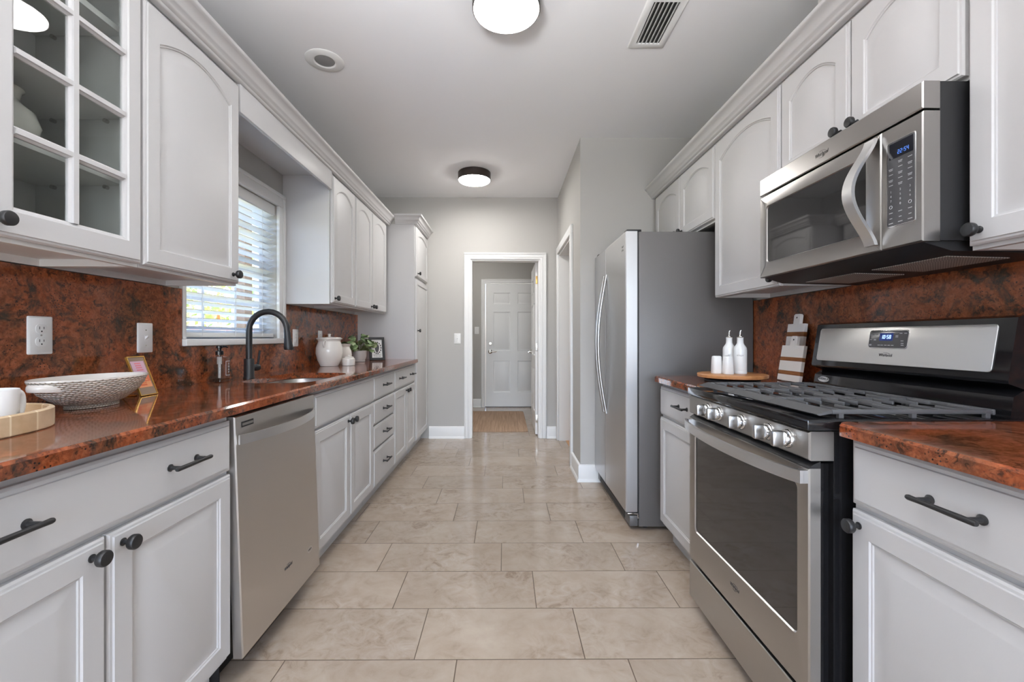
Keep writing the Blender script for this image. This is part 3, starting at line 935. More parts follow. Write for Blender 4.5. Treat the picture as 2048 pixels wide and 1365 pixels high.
o = (SX, SY, CT0 - .002)
mb = MB(o)
ls = []
for i, z in ((-.022, CT0 - .0015), (-.006, CT0 - .0015), (-.004, CT0 - .006), (.006, .80), (.016, .715), (.05, .698)):
    ls.append([(x, y, z) for x, y in rrect(SX, SY, SHX - i, SHY - i, max(.03, SR - i * .5), 8)])
mb.loops(ls, False, True)
snk = tag(mb.build('kitchen_sink', M['steel'], ang=50), 'undermount stainless steel sink sunk into the left counter', 'sink')
mb = MB(o); mb.lathe([(.044, .6985), (.044, .7005), (.03, .7005), (.026, .699)], (SX, SY, 0), (0, 0, 1), 20)
dr_ = mb.build('drain', M['chrome'], snk)

# faucet
FX, FY = -1.305, 2.225
o = (FX, FY, CT1)
th = thing('faucet', o, 'matte black gooseneck kitchen faucet behind the sink', 'faucet')
MB(o).lathe([(.0265, CT1), (.0265, CT1 + .005), (.0235, CT1 + .010), (.0235, CT1 + .098), (.0215, CT1 + .102), (.015, CT1 + .102)], (FX, FY, 0), n=28).build('faucet_body', M['black_m'], th)
pts = [(FX, FY, CT1 + .095), (FX, FY, CT1 + .16), (FX, FY, CT1 + .22)]
R_ = .094
zc_ = CT1 + .248
for k in range(0, 15):
    a = PI - (PI * 1.02) * k / 14
    pts.append((FX + R_ + R_ * math.cos(a), FY + .01 * k / 14, zc_ + R_ * math.sin(a)))
MB(o).tube(pts, .0148, 16).build('spout', M['black_m'], th)
ex, ey, ez = pts[-1]
MB(o).lathe([(.0152, .002), (.0158, -.02), (.0185, -.05), (.0215, -.075), (.0225, -.092), (.0205, -.096)], (ex, ey, ez), (-.10, 0, 1), 22).build('spray_head', M['black_m'], th)
mb = MB(o)
mb.lathe([(.012, .02), (.0135, .03), (.0165, .038), (.0180, .050), (.0165, .060), (.010, .066)], (FX, FY, CT1 + .052), (.25, 1, .05), 20)
mb.tube([(FX + .016, FY + .05, CT1 + .06), (FX + .018, FY + .055, CT1 + .10), (FX + .020, FY + .062, CT1 + .142)], [.0062, .0056, .005], 10)
mb.build('lever_handle', M['black_m'], th)

# ------------------------------------------------------------------ lettering
def basis(side):
    if side == 'L': return Vector((0, 1, 0)), Vector((0, 0, 1)), Vector((1, 0, 0))
    if side == 'R': return Vector((0, -1, 0)), Vector((0, 0, 1)), Vector((-1, 0, 0))
    return Vector((1, 0, 0)), Vector((0, 0, 1)), Vector((0, -1, 0))
def lettering(txt, size, loc, bs, m, par, o, name='lettering', shear=0.0, th=.0006, sx=1.0):
    cu = bpy.data.curves.new('tmp', 'FONT')
    cu.body = txt; cu.size = size; cu.align_x = 'CENTER'; cu.align_y = 'CENTER'
    cu.extrude = th / 2; cu.shear = shear; cu.resolution_u = 3
    ob = bpy.data.objects.new('tmp', cu)
    COL.objects.link(ob)
    dg = bpy.context.evaluated_depsgraph_get()
    me = bpy.data.meshes.new_from_object(ob.evaluated_get(dg))
    bpy.data.objects.remove(ob); bpy.data.curves.remove(cu)
    r, u, n = bs
    L = Vector(loc) - Vector(o)
    for v in me.vertices:
        c = v.co
        v.co = L + r * (c.x * sx) + u * c.y + n * (c.z + th / 2)
    me.name = name
    me.materials.clear(); me.materials.append(m)
    w = bpy.data.objects.new(name, me); COL.objects.link(w); w.parent = par
    return w
def oval_ring(loc, bs, a, b, wd, m, par, o, name, t0=0, t1=2 * PI, th=.0006):
    r, u, n = bs
    mb = MB(o); L = Vector(loc)
    N_ = 30
    ls = []
    for i in range(N_ + 1):
        t_ = t0 + (t1 - t0) * i / N_
        p = L + r * (a * math.cos(t_)) + u * (b * math.sin(t_)); q = L + r * ((a - wd) * math.cos(t_)) + u * ((b - wd) * math.sin(t_))
        ls.append([p, q, q + n * th, p + n * th])
    mb.loops(ls)
    return mb.build(name, m, par)
def logo(loc, side, s, m, par, o):
    """the maker's script with its swirl"""
    bs = basis(side)
    lettering('Whirlpool', s, loc, bs, m, par, o, 'maker_logo', .15, sx=.82)
    oval_ring(loc, bs, s * 1.35, s * .62, s * .06, m, par, o, 'logo_swirl', PI * .15, PI * .62)
    oval_ring(Vector(loc) - bs[1] * s * .12, bs, s * .95, s * .60, s * .06, m, par, o, 'logo_swirl', PI * 1.25, PI * 1.85)
SEG = {'0': 'abcdef', '1': 'bc', '2': 'abged', '4': 'fgbc', '5': 'afgcd', '8': 'abcdefg'}
def digits(txt, loc, bs, h, m, par, o):
    r, u, n = bs
    mb = MB(o); L = Vector(loc); w = h * .5; t_ = h * .11
    adv = h * .72
    tot = sum(adv * (.45 if c == ':' else 1) for c in txt) - (adv - w)
    x = -tot / 2
    def q(x0, x1, z0, z1):
        mb.loops([[L + r * x0 + u * z0, L + r * x1 + u * z0, L + r * x1 + u * z1, L + r * x0 + u * z1], [L + r * x0 + u * z0 + n * .0004, L + r * x1 + u * z0 + n * .0004, L + r * x1 + u * z1 + n * .0004, L + r * x0 + u * z1 + n * .0004]])
    for c in txt:
        if c == ':':
            for z in (h * .3, h * .65): q(x, x + t_, z, z + t_)
            x += adv * .45; continue
        g = {'a': (0, w, h - t_, h), 'b': (w - t_, w, h / 2, h), 'c': (w - t_, w, 0, h / 2), 'd': (0, w, 0, t_), 'e': (0, t_, 0, h / 2), 'f': (0, t_, h / 2, h), 'g': (0, w, h / 2 - t_ / 2, h / 2 + t_ / 2)}
        for s_ in SEG[c]:
            a = g[s_]; q(x + a[0], x + a[1], a[2], a[3])
        x += adv
    return mb.build('clock_digits', m, par)

M['logo_g'] = mat('etched_logo', (.16, .155, .15), .3, .8)
# ------------------------------------------------------------------ dishwasher
o = (-.868, 1.688, 0)
th = thing('dishwasher', o, 'stainless steel dishwasher under the left counter with a curved bar handle', 'dishwasher')
dwx = lambda z: LB + (.872 - z) * .036
def dmp(y, z, dd): return (dwx(z) + dd, y, z)
y0, y1, z0, z1 = 1.4, 1.978, .092, .868
mb = MB(o)
lp = lambda i, dd: [dmp(y0 + i, z0 + i, dd), dmp(y1 - i, z0 + i, dd), dmp(y1 - i, z1 - i, dd), dmp(y0 + i, z1 - i, dd)]
mb.loops([lp(0, -.032), lp(0, -.004), lp(.003, 0)])
dd_ = mb.build('door', M['steel_v'], th, ang=25)
MB(o).box(LBX, LB - .036, 1.400, 1.978, .10, .872).build('tub', M['black_p'], th)
mb = MB(o)
mb.box(LB - .105, LB - .085, 1.396, 1.982, .002, .10).box(LB - .085, LB - .05, 1.400, 1.404, .015, .10)
mb.build('toe_kick', M['black_p'], th)
pts, nv = [], []
ya, yb = 1.412, 1.966
for k in range(21):
    f = k / 20
    y = ya + (yb - ya) * f
    bow = .050 * (1 - (2 * f - 1) ** 2) ** .9 + .003
    pts.append(dmp(y, .792 - .000 * f, bow)); nv.append((1, 0, 0))
MB(o).ribbon(pts, (0, 0, .0155), .005, nv).build('handle', M['steel_hi'], th, ang=40)
mb = MB(o)
lp = lambda a, b, c, d, dd: [dmp(a, c, dd), dmp(b, c, dd), dmp(b, d, dd), dmp(a, d, dd)]
mb.loops([lp(1.435, 1.502, .828, .846, .0002), lp(1.435, 1.502, .828, .846, .0012)])
bd = mb.build('badge', M['black_p'], th)
mb = MB(o); mb.loops([lp(1.438, 1.499, .833, .841, .0013), lp(1.438, 1.499, .833, .841, .0018)]); mb.build('badge_strip', M['steel'], bd)
bsd = (Vector((0, 1, 0)), Vector((-.036, 0, 1)).normalized(), Vector((1, 0, .036)).normalized())
lettering('Whirlpool', .016, dmp(1.70, .232, .0005), bsd, M['print_k'], dd_, o, 'maker_logo', .15, sx=.9)
oval_ring(dmp(1.70, .232, .0005), bsd, .023, .011, .0011, M['print_k'], dd_, o, 'logo_swirl', PI * .15, PI * .65)
oval_ring(dmp(1.885, .208, .0005), bsd, .021, .012, .003, M['steel_hi'], dd_, o, 'oval_sticker')
lettering('AMERICA', .007, dmp(1.885, .208, .0005), bsd, M['print_k'], dd_, o, 'lettering')

# ------------------------------------------------------------------ range
RX, RY0, RY1 = .769, 1.095, 1.812
o = (1.10, 1.4535, 0)
th = thing('gas_range', o, 'stainless and black gas range with five knobs and a dark oven window', 'range')
rm = lambda y, z, dd: (RX - dd, y, z)
def rbox(mb, d0, d1, y0, y1, z0, z1, b=0.0):
    mb.box(RX - d1, RX - d0, y0, y1, z0, z1, b)
    return mb
mb = MB(o)
mb.box(.832, XR - .024, RY0 + .003, RY1 - .003, .03, .905)
mb.box(.80, .832, RY0 + .02, RY1 - .02, .19, .80)
for y in (RY0 + .05, RY1 - .05):
    for x in (.90, 1.38): mb.cyl((x, y, 0), (x, y, .031), .015, n=12)
mb.build('body', M['black_g'], th)
def rl_(y0, y1, z0, z1, i, dd): return [rm(y0 + i, z0 + i, dd), rm(y1 - i, z0 + i, dd), rm(y1 - i, z1 - i, dd), rm(y0 + i, z1 - i, dd)]
# control panel
mb = MB(o); mb.loops([rl_(RY0, RY1, .812, .886, 0, -.062), rl_(RY0, RY1, .812, .886, 0, -.004), rl_(RY0, RY1, .812, .886, .004, 0)])
mb.build('control_panel', M['steel'], th, ang=25)
for y in (1.178, 1.265, 1.41, 1.558, 1.642):
    mb = MB(o)
    mb.lathe([(.0255, .0002), (.0255, .005), (.0235, .008), (.0205, .009), (.0200, .016), (.0185, .018)], (RX, y, .850), (-1, 0, 0), 28)
    k_ = mb.build('knob', M['chrome'], th)
    mb = MB(o); mb.box(RX - .046, RX - .012, y - .0085, y + .0085, .850 - .0215, .850 + .0215, .006)
    mb.build('grip', M['steel'], k_)
# cooktop
mb = MB(o)
mb.box(RX - .006, XR - .075, RY0 - .002, RY1 + .002, .888, .917, .004)
mb.build('cooktop', M['black_g'], th)
for x in (.95, 1.20):
    for y in (1.235, 1.4535, 1.672):
        if x == 1.20 and y == 1.4535: continue
        MB(o).lathe([(.048, .9172), (.048, .920), (.036, .922), (.034, .9265), (.010, .928)], (x, y, 0), n=24).build('burner', M['black_m'], th)
# grates
gz0, gz1 = .925, .939
w3 = (RY1 - RY0 - .03) / 3
for k in range(3):
    a = RY0 + .015 + k * w3 + .0015; b = a + w3 - .003
    xa, xb = RX + .034, 1.262
    g = MB(o)
    bw = .008
    # sloping front apron of the grate
    g.loops([[(xa - .004, y, .927), (xa + .036, y, gz1), (xa + .036, y, gz1 - .010), (xa + .004, y, .923)] for y in (a, b)])
    g.box(xb - bw, xb, a, b, gz0, gz1, .002)
    for y in (a, b - bw):
        g.box(xa + .037, xb - bw, y, y + bw, gz0 + .002, gz1, .002)
    xm = (xa + .037 + xb) / 2
    g.box(xm - bw / 2, xm + bw / 2, a + bw, b - bw, gz0 + .002, gz1, .002)
    n8 = 8
    for q in range(n8):
        c = xa + .037 + (xb - xa - .037) * (q + .5) / n8
        ln = .088 if q % 2 else .070
        g.box(c - .0032, c + .0032, a + bw, a + bw + ln, gz0 + .003, gz1, .002)
        g.box(c - .0032, c + .0032, b - bw - (.158 - ln), b - bw, gz0 + .003, gz1, .002)
    for x in (xa + .06, xm, xb - .02):
        for y in (a + .005, b - .005):
            g.box(x - .006, x + .006, y - .005, y + .005, .9172, gz0 + .004, 0)
    g.build('grate', M['grate'], th)
# backguard
bgx = 1.275
mb = MB(o)
prof = [(XR - .024, .905), (XR - .024, 1.182), (bgx + .045, 1.182), (bgx + .030, 1.176), (bgx + .004, 1.016), (bgx + .006, 1.006), (bgx + .050, .990), (bgx + .038, .985), (bgx + .018, .972), (bgx + .010, .922), (bgx + .010, .905)]
mb.prism(prof, lambda a, b, dd: (a, dd, b), RY0 + .004, RY1 - .004)
bgd = mb.build('backguard', M['black_g'], th, ang=30)
sl_ = .026 / .160
bgm = lambda y, z, dd: (bgx + .004 + (z - 1.016) * sl_ - dd, y, z)
nb = Vector((-1, 0, sl_)).normalized()
ub = Vector((sl_, 0, 1)).normalized()
bsb = (Vector((0, -1, 0)), ub, nb)
def face_rr(yc, zc_, hy, hz, r, d0, d1, name, m, par, mp_=bgm, bev=.001):
    mb = MB(o)
    mb.loops([[mp_(yc + a, zc_ + b, d0) for a, b in rrect(0, 0, hy, hz, r)], [mp_(yc + a, zc_ + b, d1 - bev) for a, b in rrect(0, 0, hy, hz, r)], [mp_(yc + a, zc_ + b, d1) for a, b in rrect(0, 0, hy - bev, hz - bev, r)]])
    return mb.build(name, m, par)
face_rr(1.460, 1.096, .322, .064, .010, .0003, .003, 'steel_fascia', M['steel_f2'], bgd)
cp = face_rr(1.462, 1.118, .074, .029, .010, .0031, .0045, 'clock_panel', M['ctrl'], bgd)
face_rr(1.462, 1.118, .0765, .0315, .011, .003, .0038, 'clock_bezel', M['chrome'], bgd)
face_rr(1.468, 1.126, .026, .013, .002, .0046, .0050, 'display', M['lcd_b'], cp)
digits('10:58', Vector(bgm(1.468, 1.120, .0052)), bsb, .0125, M['led_w'], cp, o)
kt = MB(o)
def tick(kt, yc, zc_, wy, hz, d_, mp_):
    kt.loops([[mp_(yc - wy, zc_ - hz, d_), mp_(yc + wy, zc_ - hz, d_), mp_(yc + wy, zc_ + hz, d_), mp_(yc - wy, zc_ + hz, d_)], [mp_(yc - wy, zc_ - hz, d_ + .0003), mp_(yc + wy, zc_ - hz, d_ + .0003), mp_(yc + wy, zc_ + hz, d_ + .0003), mp_(yc - wy, zc_ + hz, d_ + .0003)]])
for yy, zz in ((1.527, 1.133), (1.511, 1.133), (1.527, 1.117), (1.511, 1.118), (1.511, 1.115), (1.527, 1.100), (1.527, 1.097), (1.492, 1.098), (1.480, 1.098), (1.466, 1.098), (1.453, 1.098), (1.440, 1.098), (1.415, 1.138), (1.398, 1.138), (1.428, 1.130), (1.428, 1.126), (1.407, 1.113), (1.405, 1.105), (1.404, 1.099)):
    tick(kt, yy, zz, .0048, .0010, .0046, bgm)
kt.build('key_legends', M['print_d'], cp)
logo(bgm(1.462, 1.064, .0032), 'R', .0150, M['print_k'], bgd, o)
# oval sticker on the riser
rsm = lambda y, z, dd: (bgx + .010 + (z - .922) * (.008 / .050) - dd, y, z)
bsr = (Vector((0, -1, 0)), Vector((.16, 0, 1)).normalized(), Vector((-1, 0, .16)).normalized())
mb = MB(o)
ovl = lambda d_, s_: [rsm(1.755 + .030 * s_ * math.cos(2 * PI * i / 28), .955 + .0105 * s_ * math.sin(2 * PI * i / 28), d_) for i in range(28)]
mb.loops([ovl(.0003, 1), ovl(.001, 1)])
stk = mb.build('oval_sticker', M['steel_hi'], bgd)
lettering('AMERICA', .013, rsm(1.755, .957, .0012), bsr, M['print_k'], stk, o)
# oven door
mb = MB(o)
DY0, DY1, DZA, DZB = RY0 + .002, RY1 - .002, .212, .792
wy0, wy1, wz0, wz1 = 1.142, 1.762, .338, .742
def wl(i, dd, r=.018):
    return [rm((wy0 + wy1) / 2 + a, (wz0 + wz1) / 2 + b, dd) for a, b in rrect(0, 0, (wy1 - wy0) / 2 - i, (wz1 - wz0) / 2 - i, r)]
def dl(i, dd):
    # outline sampled with the same vertex count as wl
    r = .001
    return [rm((DY0 + DY1) / 2 + a, (DZA + DZB) / 2 + b, dd) for a, b in rrect(0, 0, (DY1 - DY0) / 2 - i, (DZB - DZA) / 2 - i, r)]
mb.loops([wl(.02, -.030), dl(0, -.030), dl(0, -.004), dl(.003, 0), wl(-.003, 0), wl(0, -.001), wl(.003, -.006), wl(.02, -.030)], False, False)
od = mb.build('oven_door', M['steel'], th, ang=25)
mb = MB(o); mb.loops([wl(.002, -.010), wl(.002, -.0055)]); mb.build('oven_window', M['dark_glass'], od)
mb = MB(o); mb.loops([[rm(y, z, dd) for y, z, dd in ((DY0, .7922, -.030), (DY1, .7922, -.030), (DY1, .7922, 0), (DY0, .7922, 0))], [rm(y, z, dd) for y, z, dd in ((DY0, .810, -.030), (DY1, .810, -.030), (DY1, .802, -.012), (DY0, .802, -.012))]])
mb.build('vent_trim', M['black_p'], od)
pts, nv = [], []
for k in range(25):
    f = k / 24
    y = RY0 + .004 + (RY1 - RY0 - .008) * f
    bow = .012 + .045 * (1 - (2 * f - 1) ** 2) ** .8
    pts.append(rm(y, .770, bow)); nv.append((-1, 0, 0))
hb = MB(o); hb.ribbon(pts, (0, 0, .0165), .009, nv)
for y in (RY0 + .004, RY1 - .024):
    rbox(hb, .0, .0125, y, y + .02, .7535, .7865)
hb.build('handle', M['steel_hi'], od, ang=40)
logo(rm(1.452, .287, .0006), 'R', .0165, M['print_k'], od, o)
mb = MB(o); mb.loops([rl_(RY0 + .002, RY1 - .002, .052, .200, 0, -.03), rl_(RY0 + .002, RY1 - .002, .052, .200, 0, -.003), rl_(RY0 + .002, RY1 - .002, .052, .200, .003, 0)])
mb.build('storage_drawer', M['steel'], th, ang=25)

# ------------------------------------------------------------------ microwave
MX, MY0, MY1, MZ0, MZ1 = 1.052, 1.090, 1.790, 1.368, 1.772
o = (1.26, 1.44, 1.368)
th = thing('microwave_oven', o, 'stainless over the range microwave with a bowed handle and keypad', 'microwave')
mm = lambda y, z, dd: (MX - dd, y, z)
def ml(y0, y1, z0, z1, i, dd): return [mm(y0 + i, z0 + i, dd), mm(y1 - i, z0 + i, dd), mm(y1 - i, z1 - i, dd), mm(y0 + i, z1 - i, dd)]
mb = MB(o)
mb.box(MX + .045, XR - .024, MY0 + .002, MY1 - .002, MZ0 + .002, MZ1)
mb.prism([(MX + .012, MZ0 + .0), (MX + .085, MZ0 - .022), (XR - .03, MZ0 - .030), (XR - .024, MZ0 + .004), (MX + .012, MZ0 + .004)], lambda a, b, dd: (a, dd, b), MY0 + .012, MY1 - .012)
mb.build('body', M['black_p'], th)
mb = MB(o); mb.loops([ml(MY0, MY1, 1.703, MZ1, 0, -.044), ml(MY0, MY1, 1.703, MZ1, 0, -.003), ml(MY0, MY1, 1.703, MZ1, .003, 0)])
vs_ = mb.build('vent_strip', M['steel_m'], th, ang=40)
SPL = 1.212
mb = MB(o)
my0, my1, mz0, mz1 = 1.262, 1.742, 1.425, 1.650
def wl2(i, dd, r=.012): return [mm((my0 + my1) / 2 + a, (mz0 + mz1) / 2 + b, dd) for a, b in rrect(0, 0, (my1 - my0) / 2 - i, (mz1 - mz0) / 2 - i, r)]
def dl2(i, dd): return [mm((SPL + MY1) / 2 + a, (MZ0 + 1.697) / 2 + b, dd) for a, b in rrect(0, 0, (MY1 - SPL) / 2 - i, (1.697 - MZ0) / 2 - i, .001)]
mb.loops([dl2(0, -.044), dl2(0, -.003), dl2(.003, 0), wl2(-.004, 0), wl2(-.001, .0015), wl2(.002, -.003)], True, False)
md = mb.build('door', M['steel_m'], th, ang=40)
mb = MB(o); mb.loops([wl2(.001, -.006), wl2(.001, -.0025)]); mb.build('window', M['dark_glass'], md)
pts, nv = [], []
for k in range(25):
    f = k / 24
    z = 1.385 + .300 * f
    c = math.sin(PI * f)
    pts.append(mm(1.234, z, .004 + .066 * c ** 1.4)); nv.append((-1, 0, 0))
MB(o).ribbon(pts, (0, .0175, 0), .010, nv).build('handle', M['steel_hi'], md, ang=40)
mb = MB(o); mb.loops([ml(MY0, SPL - .0015, MZ0, 1.697, 0, -.044), ml(MY0, SPL - .0015, MZ0, 1.697, 0, -.003), ml(MY0, SPL - .0015, MZ0, 1.697, .003, 0)])
cpn = mb.build('control_panel', M['steel_m'], th, ang=40)
face_rr(1.150, 1.540, .0425, .116, .006, .0002, .0012, 'keypad_bezel', M['chrome'], cpn, mm)
kp = face_rr(1.150, 1.540, .040, .1135, .005, .0012, .002, 'keypad', M['ctrl'], cpn, mm, .0005)
face_rr(1.148, 1.628, .035, .021, .002, .0021, .0026, 'display', M['lcd'], kp, mm, .0003)
digits('22:54', Vector(mm(1.141, 1.615, .0028)), basis('R'), .0108, M['led'], kp, o)
kt = MB(o)
for r_, zz in enumerate((1.596, 1.581, 1.566, 1.551, 1.537)):
    for c_, yy in enumerate((1.178, 1.150, 1.122)):
        if r_ == 0 and c_ == 0: continue
        tick(kt, yy, zz, .0062, .0008, .0021, mm)
        if (r_ + c_) % 2: tick(kt, yy, zz - .0035, .0052, .0007, .0021, mm)
for zz, wy in ((1.462, .0055), (1.447, .004), (1.434, .0065)):
    for yy in (1.178, 1.150, 1.122): tick(kt, yy, zz, wy, .0009, .0021, mm)
kt.build('key_legends', M['print_d'], kp)
for i, ch in enumerate('123456789'):
    lettering(ch, .0085, mm((1.178, 1.150, 1.122)[i % 3], 1.519 - .0125 * (i // 3), .0021), basis('R'), M['print_d'], kp, o, 'key_number', th=.0003)
lettering('0', .0085, mm(1.150, 1.4815, .0021), basis('R'), M['print_w'], kp, o, 'key_number', th=.0003)
for yy in (1.178, 1.122):
    oval_ring(mm(yy, 1.478, .0021), basis('R'), .0045, .0045, .0008, M['print_w'], kp, o, 'key_ring')
logo(mm(1.440, 1.735, .0005), 'R', .0175, M['logo_g'], vs_, o)
mesh_m = mat('grease_filter_mesh', srgb(176, 172, 166), .45, .6)
t = NT(mesh_m)
ck = t.n('ShaderNodeTexChecker'); ck.inputs['Scale'].default_value = 260
t.l(t.coord(), ck.inputs[0])
t.l(t.mix(ck.outputs[1], srgb(215, 211, 206), srgb(150, 147, 143)), t.b.inputs['Base Color'])
bz = lambda x: MZ0 - .022 - .008 * (x - (MX + .085)) / (XR - .03 - MX - .085) - .001
for a, b, nm in ((1.165, 1.405, 'grease_filter'), (1.475, 1.715, 'grease_filter')):
    mb = MB(o)
    xs = (1.19, 1.36)
    mb.loops([[(x, y, bz(x) + .0008 - dz) for x, y in ((xs[0], a), (xs[1], a), (xs[1], b), (xs[0], b))] for dz in (0, .0022)])
    mb.build(nm, mesh_m, th)

# ------------------------------------------------------------------ refrigerator
FXF, FY0, FY1, FZ = .700, 2.524, 3.388, 1.742
o = (1.08, 2.956, 0)
th = thing('refrigerator', o, 'stainless side by side refrigerator with charcoal sides', 'refrigerator')
mb = MB(o)
mb.box(.778, 1.445, FY0, FY1, .022, FZ - .002, .004)
mb.build('body', M['fridge_side'], th)
mb = MB(o)
mb.box(.770, .778, FY0 + .006, FY1 - .006, .10, FZ - .004)
mb.build('door_gasket', M['black_p'], th)
mb = MB(o)
mb.box(.725, .775, FY0 + .004, FY1 - .004, .022, .085, .008)

for y in (FY0 + .06, FY1 - .06):
    for x in (.83, 1.36): MB(o).cyl((x, y, 0), (x, y, .0218), .018, n=12).build('foot', M['black_p'], th)
mb.build('base_grille', M['fridge_side'], th)
MB(o).box(.7225, .7249, 2.62, 3.30, .035, .07).build('grille_slot', M['slot'], th)
def fdoor(y0, y1, nm):
    mb = MB(o)
    fl = lambda i, x: [(x, y0 + i, .108 + i), (x, y1 - i, .108 + i), (x, y1 - i, FZ - i), (x, y0 + i, FZ - i)]
    mb.loops([fl(0, .769), fl(0, FXF + .006), fl(.003, FXF + .001), fl(.006, FXF)])
    return mb.build(nm, M['steel_f'], th, ang=12)
M['steel_f'] = m_steel('brushed_stainless_doors', (.585, .585, .59), .36, (2, 2, 200), .015)
fd = fdoor(FY0, 3.026, 'door'); fz = fdoor(3.032, FY1, 'freezer_door')
for y, pr in ((2.992, fd), (3.066, fz)):
    pts = []
    for k in range(23):
        f = k / 22
        z = .60 + .955 * f
        c = math.sin(PI * f) if 0 < f < 1 else 0
        pts.append((FXF - .002 - .056 * c, y, z))
    MB(o).tube(pts, .0095, 12).build('handle', M['steel'], pr)
MB(o).box(.712, .80, FY0 + .02, FY0 + .075, FZ + .0005, FZ + .016, .004).build('hinge_cover', M['black_p'], th)
MB(o).box(.712, .80, FY1 - .075, FY1 - .02, FZ + .0005, FZ + .016, .004).build('hinge_cover', M['black_p'], th)
mb = MB(o); mb.tube([(.715, FY0 + .01, .096), (.74, FY0 + .006, .098), (.772, FY0 + .004, .096), (.774, FY0 + .004, .07)], .005, 8)
mb.build('hinge_pin', M['chrome'], th)
mb = MB(o)
for k in range(4):
    a = PI / 4 + k * PI / 2
    cy, cz = 2.585 + .014 * math.cos(a), 1.652 + .014 * math.sin(a)
    pts_ = [(cy + .010 * math.cos(a), cz + .010 * math.sin(a)), (cy + .004 * math.cos(a + PI / 2), cz + .004 * math.sin(a + PI / 2)), (cy - .007 * math.cos(a), cz - .007 * math.sin(a)), (cy - .004 * math.cos(a + PI / 2), cz - .004 * math.sin(a + PI / 2))]
    mb.loops([[(FXF - .0002, p, q) for p, q in pts_], [(FXF - .0010, p, q) for p, q in pts_]])
mb.build('emblem', M['print_k'], fd)

# ------------------------------------------------------------------ ceiling fixtures
for (x, y, lb) in ((.006, 1.975, 'round ceiling light nearest the viewer, cut by the top of the photo'), (-.290, 4.12, 'round dark bronze ceiling light at the far end by the doorway')):
    o = (x, y, ZC)
    th = thing('ceiling_light', o, lb, 'ceiling light', 'flush ceiling lights')
    MB(o).lathe([(.150, 0), (.154, -.004), (.154, -.072), (.150, -.074), (.149, -.070), (.149, -.02), (.05, -.02)], (x, y, ZC - .0005), n=48, cap1=True).build('drum', M['bronze'], th)
    MB(o).lathe([(.146, -.055), (.147, -.070), (.146, -.078), (.138, -.084), (.07, -.087), (.005, -.0875)], (x, y, ZC), n=48).build('diffuser', M['diff'] if y > 3 else M['diff_n'], th)
o = (-.55, 6.0, ZC)  # added lamp to brighten the hall, never in view
th = thing('ceiling_light', o, 'added ceiling light in the hall beyond the far doorway, out of sight', 'ceiling light', 'flush ceiling lights')
MB(o).lathe([(.13, 0), (.13, -.05), (.126, -.05), (.05, -.02)], (-.55, 6.0, ZC - .0005), n=32).build('drum', M['bronze'], th)
MB(o).lathe([(.124, -.04), (.124, -.06), (.06, -.066)], (-.55, 6.0, ZC), n=32).build('diffuser', mat('added_diffuser', (.9, .9, .88), .4, emit=(1, .97, .93), es=72), th)
o = (2.2, 4.3, ZC)  # second added lamp, lights the side room from out of view
th = thing('ceiling_light', o, 'added ceiling light of the room through the side doorway, out of sight', 'ceiling light', 'flush ceiling lights')
MB(o).lathe([(.13, 0), (.13, -.05), (.126, -.05), (.05, -.02)], (2.2, 4.3, ZC - .0005), n=32).build('drum', M['bronze'], th)
MB(o).lathe([(.124, -.04), (.124, -.06), (.06, -.066)], (2.2, 4.3, ZC), n=32).build('diffuser', bpy.data.materials['added_diffuser'], th)

o = (-1.015, 2.455, ZC)
th = thing('recessed_light', o, 'white recessed ceiling can light above the window side', 'recessed light')
MB(o).lathe([(.104, 0), (.104, -.002), (.098, -.006), (.060, -.007), (.054, -.003), (.0535, -.0008)], (o[0], o[1], ZC - .0002), n=40, cap0=False, cap1=False).build('trim_ring', M['trim'], th)
MB(o).lathe([(.0535, -.0008), (.050, -.0035), (.02, -.006), (.003, -.0062)], (o[0], o[1], ZC), n=40).build('lens', M['canlens'], th)

o = (.752, 2.152, ZC)
th = thing('air_vent', o, 'white ceiling air vent with dark slots near the right cabinets', 'vent')
vx0, vx1, vy0, vy1 = .655, .850, 1.972, 2.332
mb = MB(o)
e = .036
ring = lambda i, z: [(vx0 + i, vy0 + i, z), (vx1 - i, vy0 + i, z), (vx1 - i, vy1 - i, z), (vx0 + i, vy1 - i, z)]
mb.loops([ring(0, ZC - .0005), ring(.002, ZC - .005), ring(.006, ZC - .008), ring(e - .006, ZC - .010), ring(e, ZC - .008), ring(e, ZC - .0008)], False, False)
mb.build('vent_frame', M['trim'], th)
MB(o).box(vx0 + e, vx1 - e, vy0 + e, vy1 - e, ZC - .0012, ZC - .0006).build('vent_opening', M['slot'], th)
mb = MB(o)
n_ = 6
for k in range(n_):
    x = vx0 + e + (vx1 - vx0 - 2 * e) * (k + .5) / n_
    mb.loops([[(x - .0055, y, ZC - .009), (x - .0042, y, ZC - .010), (x + .0055, y, ZC - .002), (x + .0042, y, ZC - .0014)] for y in (vy0 + e - .002, vy1 - e + .002)])
mb.build('louvers', M['trim'], th)

